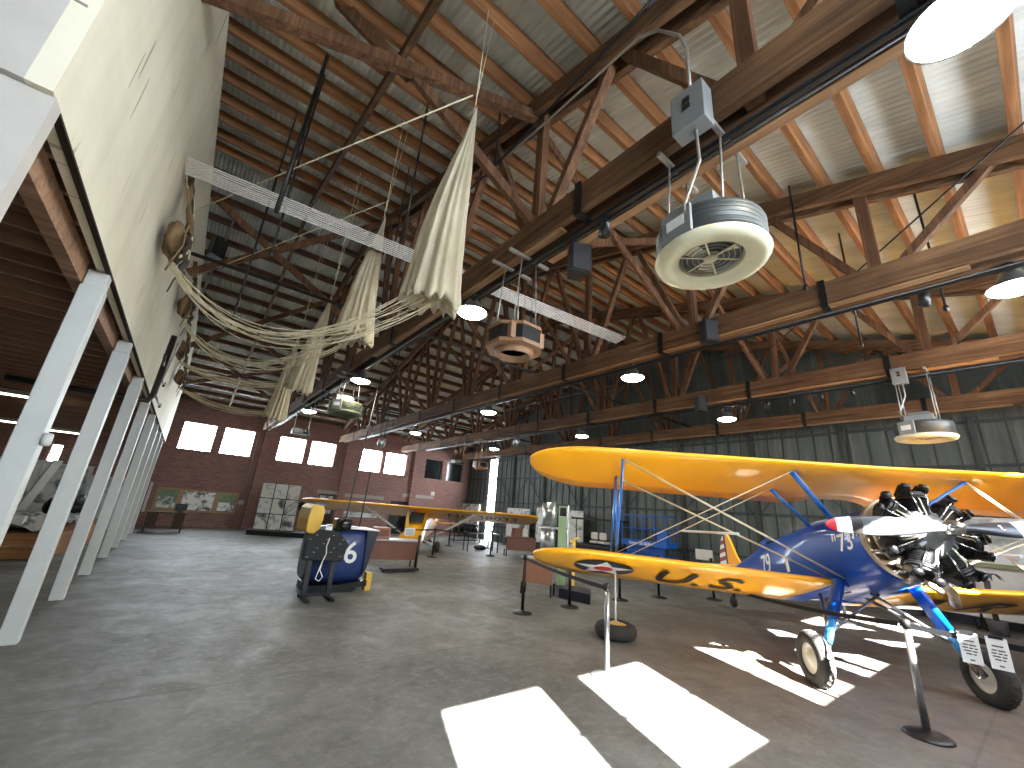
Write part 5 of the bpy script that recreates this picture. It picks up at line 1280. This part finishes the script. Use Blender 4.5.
for z in (.1, .5, .95): b = MB(); b.box((12.4, 20.5, z), (14.2, 21.1, z+.05)); b.build('shelf', 'black_metal', t)
for xx in (12.42, 14.15):
    for yy in (20.53, 21.05): b = MB(); b.tube([(xx, yy, 0), (xx, yy, 1.05)], .025, 6); b.build('upright', 'black_metal', t)
for k in range(4): b = MB(); b.lathe([(0, 0), (.16, .02), (.18, .2), (.08, .3), (0, .3)], (12.65+.42*k, 20.8, .55), seg=14); b.build('machine_part', 'engine_black', t)

# ------------------------------------------------------------------ exhibits under the loft
t = thing('wooden_platform', 'low raw timber display platform behind the nearest white posts', 'platform', (-3.2, 15.0, 0))
b = MB(); b.prism([V((-5.6, 14.0, .02)), V((-2.0, 14.0, .02)), V((-1.75, 16.0, .02)), V((-1.75, 20.5, .02)), V((-5.6, 20.5, .02))], (0, 0, 0), (0, 0, .5)); b.build('deck', 'raw_box', t)
b = MB(); b.box((-5.6, 13.96, .26), (-2.0, 14.0, .3)); b.build('edge_batten', 'plank_fresh', t)
t = thing('diorama_model', 'grey and white relief model spread over the timber platform', 'model', (-3.3, 16.5, .52))
rnd = random.Random(4); rows = []
for i in range(22):
    rows.append([V((-5.3+.155*j, 14.3+i*.245, .54+.12*rnd.random()+.1*math.sin(i*.7+j*.5)**2)) for j in range(22)])
b = MB(); b.grid(rows); o = b.build('terrain', 'photo_b', t)
for k in range(5): b = MB(); b.box((-4.6+.55*k, 14.5+.3*(k % 2), .6), (-4.3+.55*k, 14.8+.3*(k % 2), .85+.06*(k % 3))); b.build('block', 'white_board', t)
t = thing('stair_rail', 'white wooden stair with sloping handrail and balusters behind the second post', 'staircase', (-4.2, 20.3, .52))
b = MB(); b.bar((-3.35, 20.0, 2.3), (-3.8, 20.3, .7), .3, .06); b.build('stringer', 'white_paint', t)
b = MB(); b.bar((-5.0, 20.4, 2.25), (-3.4, 20.3, 2.25), .06, .06); b.build('handrail', 'white_paint', t)
for k in range(8): b = MB(); b.box((-4.95+.2*k, 20.36, 1.3), (-4.91+.2*k, 20.4, 2.25)); b.build('baluster', 'white_paint', t)
b = MB(); b.box((-5.0, 20.4, .52), (-3.9, 20.48, 1.3)); b.build('landing_panel', 'white_paint', t)
for k, (x0, y0, x1, z0, z1, lab, m) in enumerate(((-2.75, 22.5, -1.45, .9, 1.95, 'white panel wall with horizontal seams under the loft', 'photo_d'), (-4.6, 23.6, -2.9, .8, 2.3, 'grey display panel under the loft near the light spot', 'photo_b'))):
    t = thing('display_partition', lab, 'display panel', ((x0+x1)/2, y0, 0))
    b = MB(); b.box((x0, y0, 0), (x1, y0+.08, z1)); b.build('board', 'white_paint', t)
    b = MB(); b.box((x0+.08, y0-.01, z0), (x1-.08, y0, z1-.1)); b.build('print', m, t)
t = thing('engine_exhibit', 'dark machinery exhibit sitting on the back of the timber platform', 'machine', (-2.6, 20.0, .52))
b = MB(); b.lathe([(.1, -.6), (.28, -.5), (.3, 0), (.24, .4), (.1, .6)], (-2.7, 20.12, .85), (1, .3, 0), 20); b.build('casing', 'engine_black', t)
for k in range(5): a = 2*PI*k/5; b = MB(); b.lathe([(.08, .2), (.09, .42), (0, .43)], (-2.5, 20.12, .85), (.0, math.cos(a), abs(math.sin(a))+.2), 10); b.build('cylinder', 'engine_grey', t)
pipe('wall_brace_pole', [(-.9, 11.4, 3.7), (-.75, 11.5, 5.5), (-.6, 11.6, 8.4)], .02, 'zinc_pipe', 'bright thin pole standing up past the top of the white wall', 'pole')
pipe('wall_brace_pole', [(.1, 5.4, 5.2), (.15, 5.5, 8.2)], .03, 'black_metal', 'black pole hanging from the near roof slope beside the white wall', 'pole')

# ------------------------------------------------------------------ light
w = bpy.data.worlds.new('sky'); SC.world = w; w.use_nodes = True
bg = w.node_tree.nodes['Background']; bg.inputs[0].default_value = (.88, .94, 1, 1); bg.inputs[1].default_value = 27.0
sun = bpy.data.lights.new('sun', 'SUN'); sun.energy = 160; sun.angle = math.radians(.53); sun.color = (1, .96, .88)
so = bpy.data.objects.new('sun', sun); COL.objects.link(so)
so.rotation_euler = V((.494, 1.306, -1)).to_track_quat('-Z', 'Y').to_euler()
def portal(c, sx, sy, d):
    l = bpy.data.lights.new('window_portal', 'AREA'); l.shape = 'RECTANGLE'; l.size = sx; l.size_y = sy; l.cycles.is_portal = True
    o = bpy.data.objects.new('window_portal', l); COL.objects.link(o); o.location = c; o.rotation_euler = V(d).to_track_quat('-Z', 'Z').to_euler()
for x0, x1, z0, z1 in NW: portal(((x0+x1)/2, YN-.32, (z0+z1)/2), x1-x0, z1-z0, (0, 1, 0))
for x0, x1, z0, z1 in FW[:6]: portal(((x0+x1)/2, YF+.32, (z0+z1)/2), x1-x0, z1-z0, (0, -1, 0))
portal((XR+.12, (gapA+gapB)/2, 2.55), .8, 5.1, (-1, 0, 0))
SC.view_settings.view_transform = 'Standard'; SC.view_settings.look = 'None'; SC.view_settings.exposure = .72; SC.view_settings.gamma = 1
SC.view_settings.use_curve_mapping = False
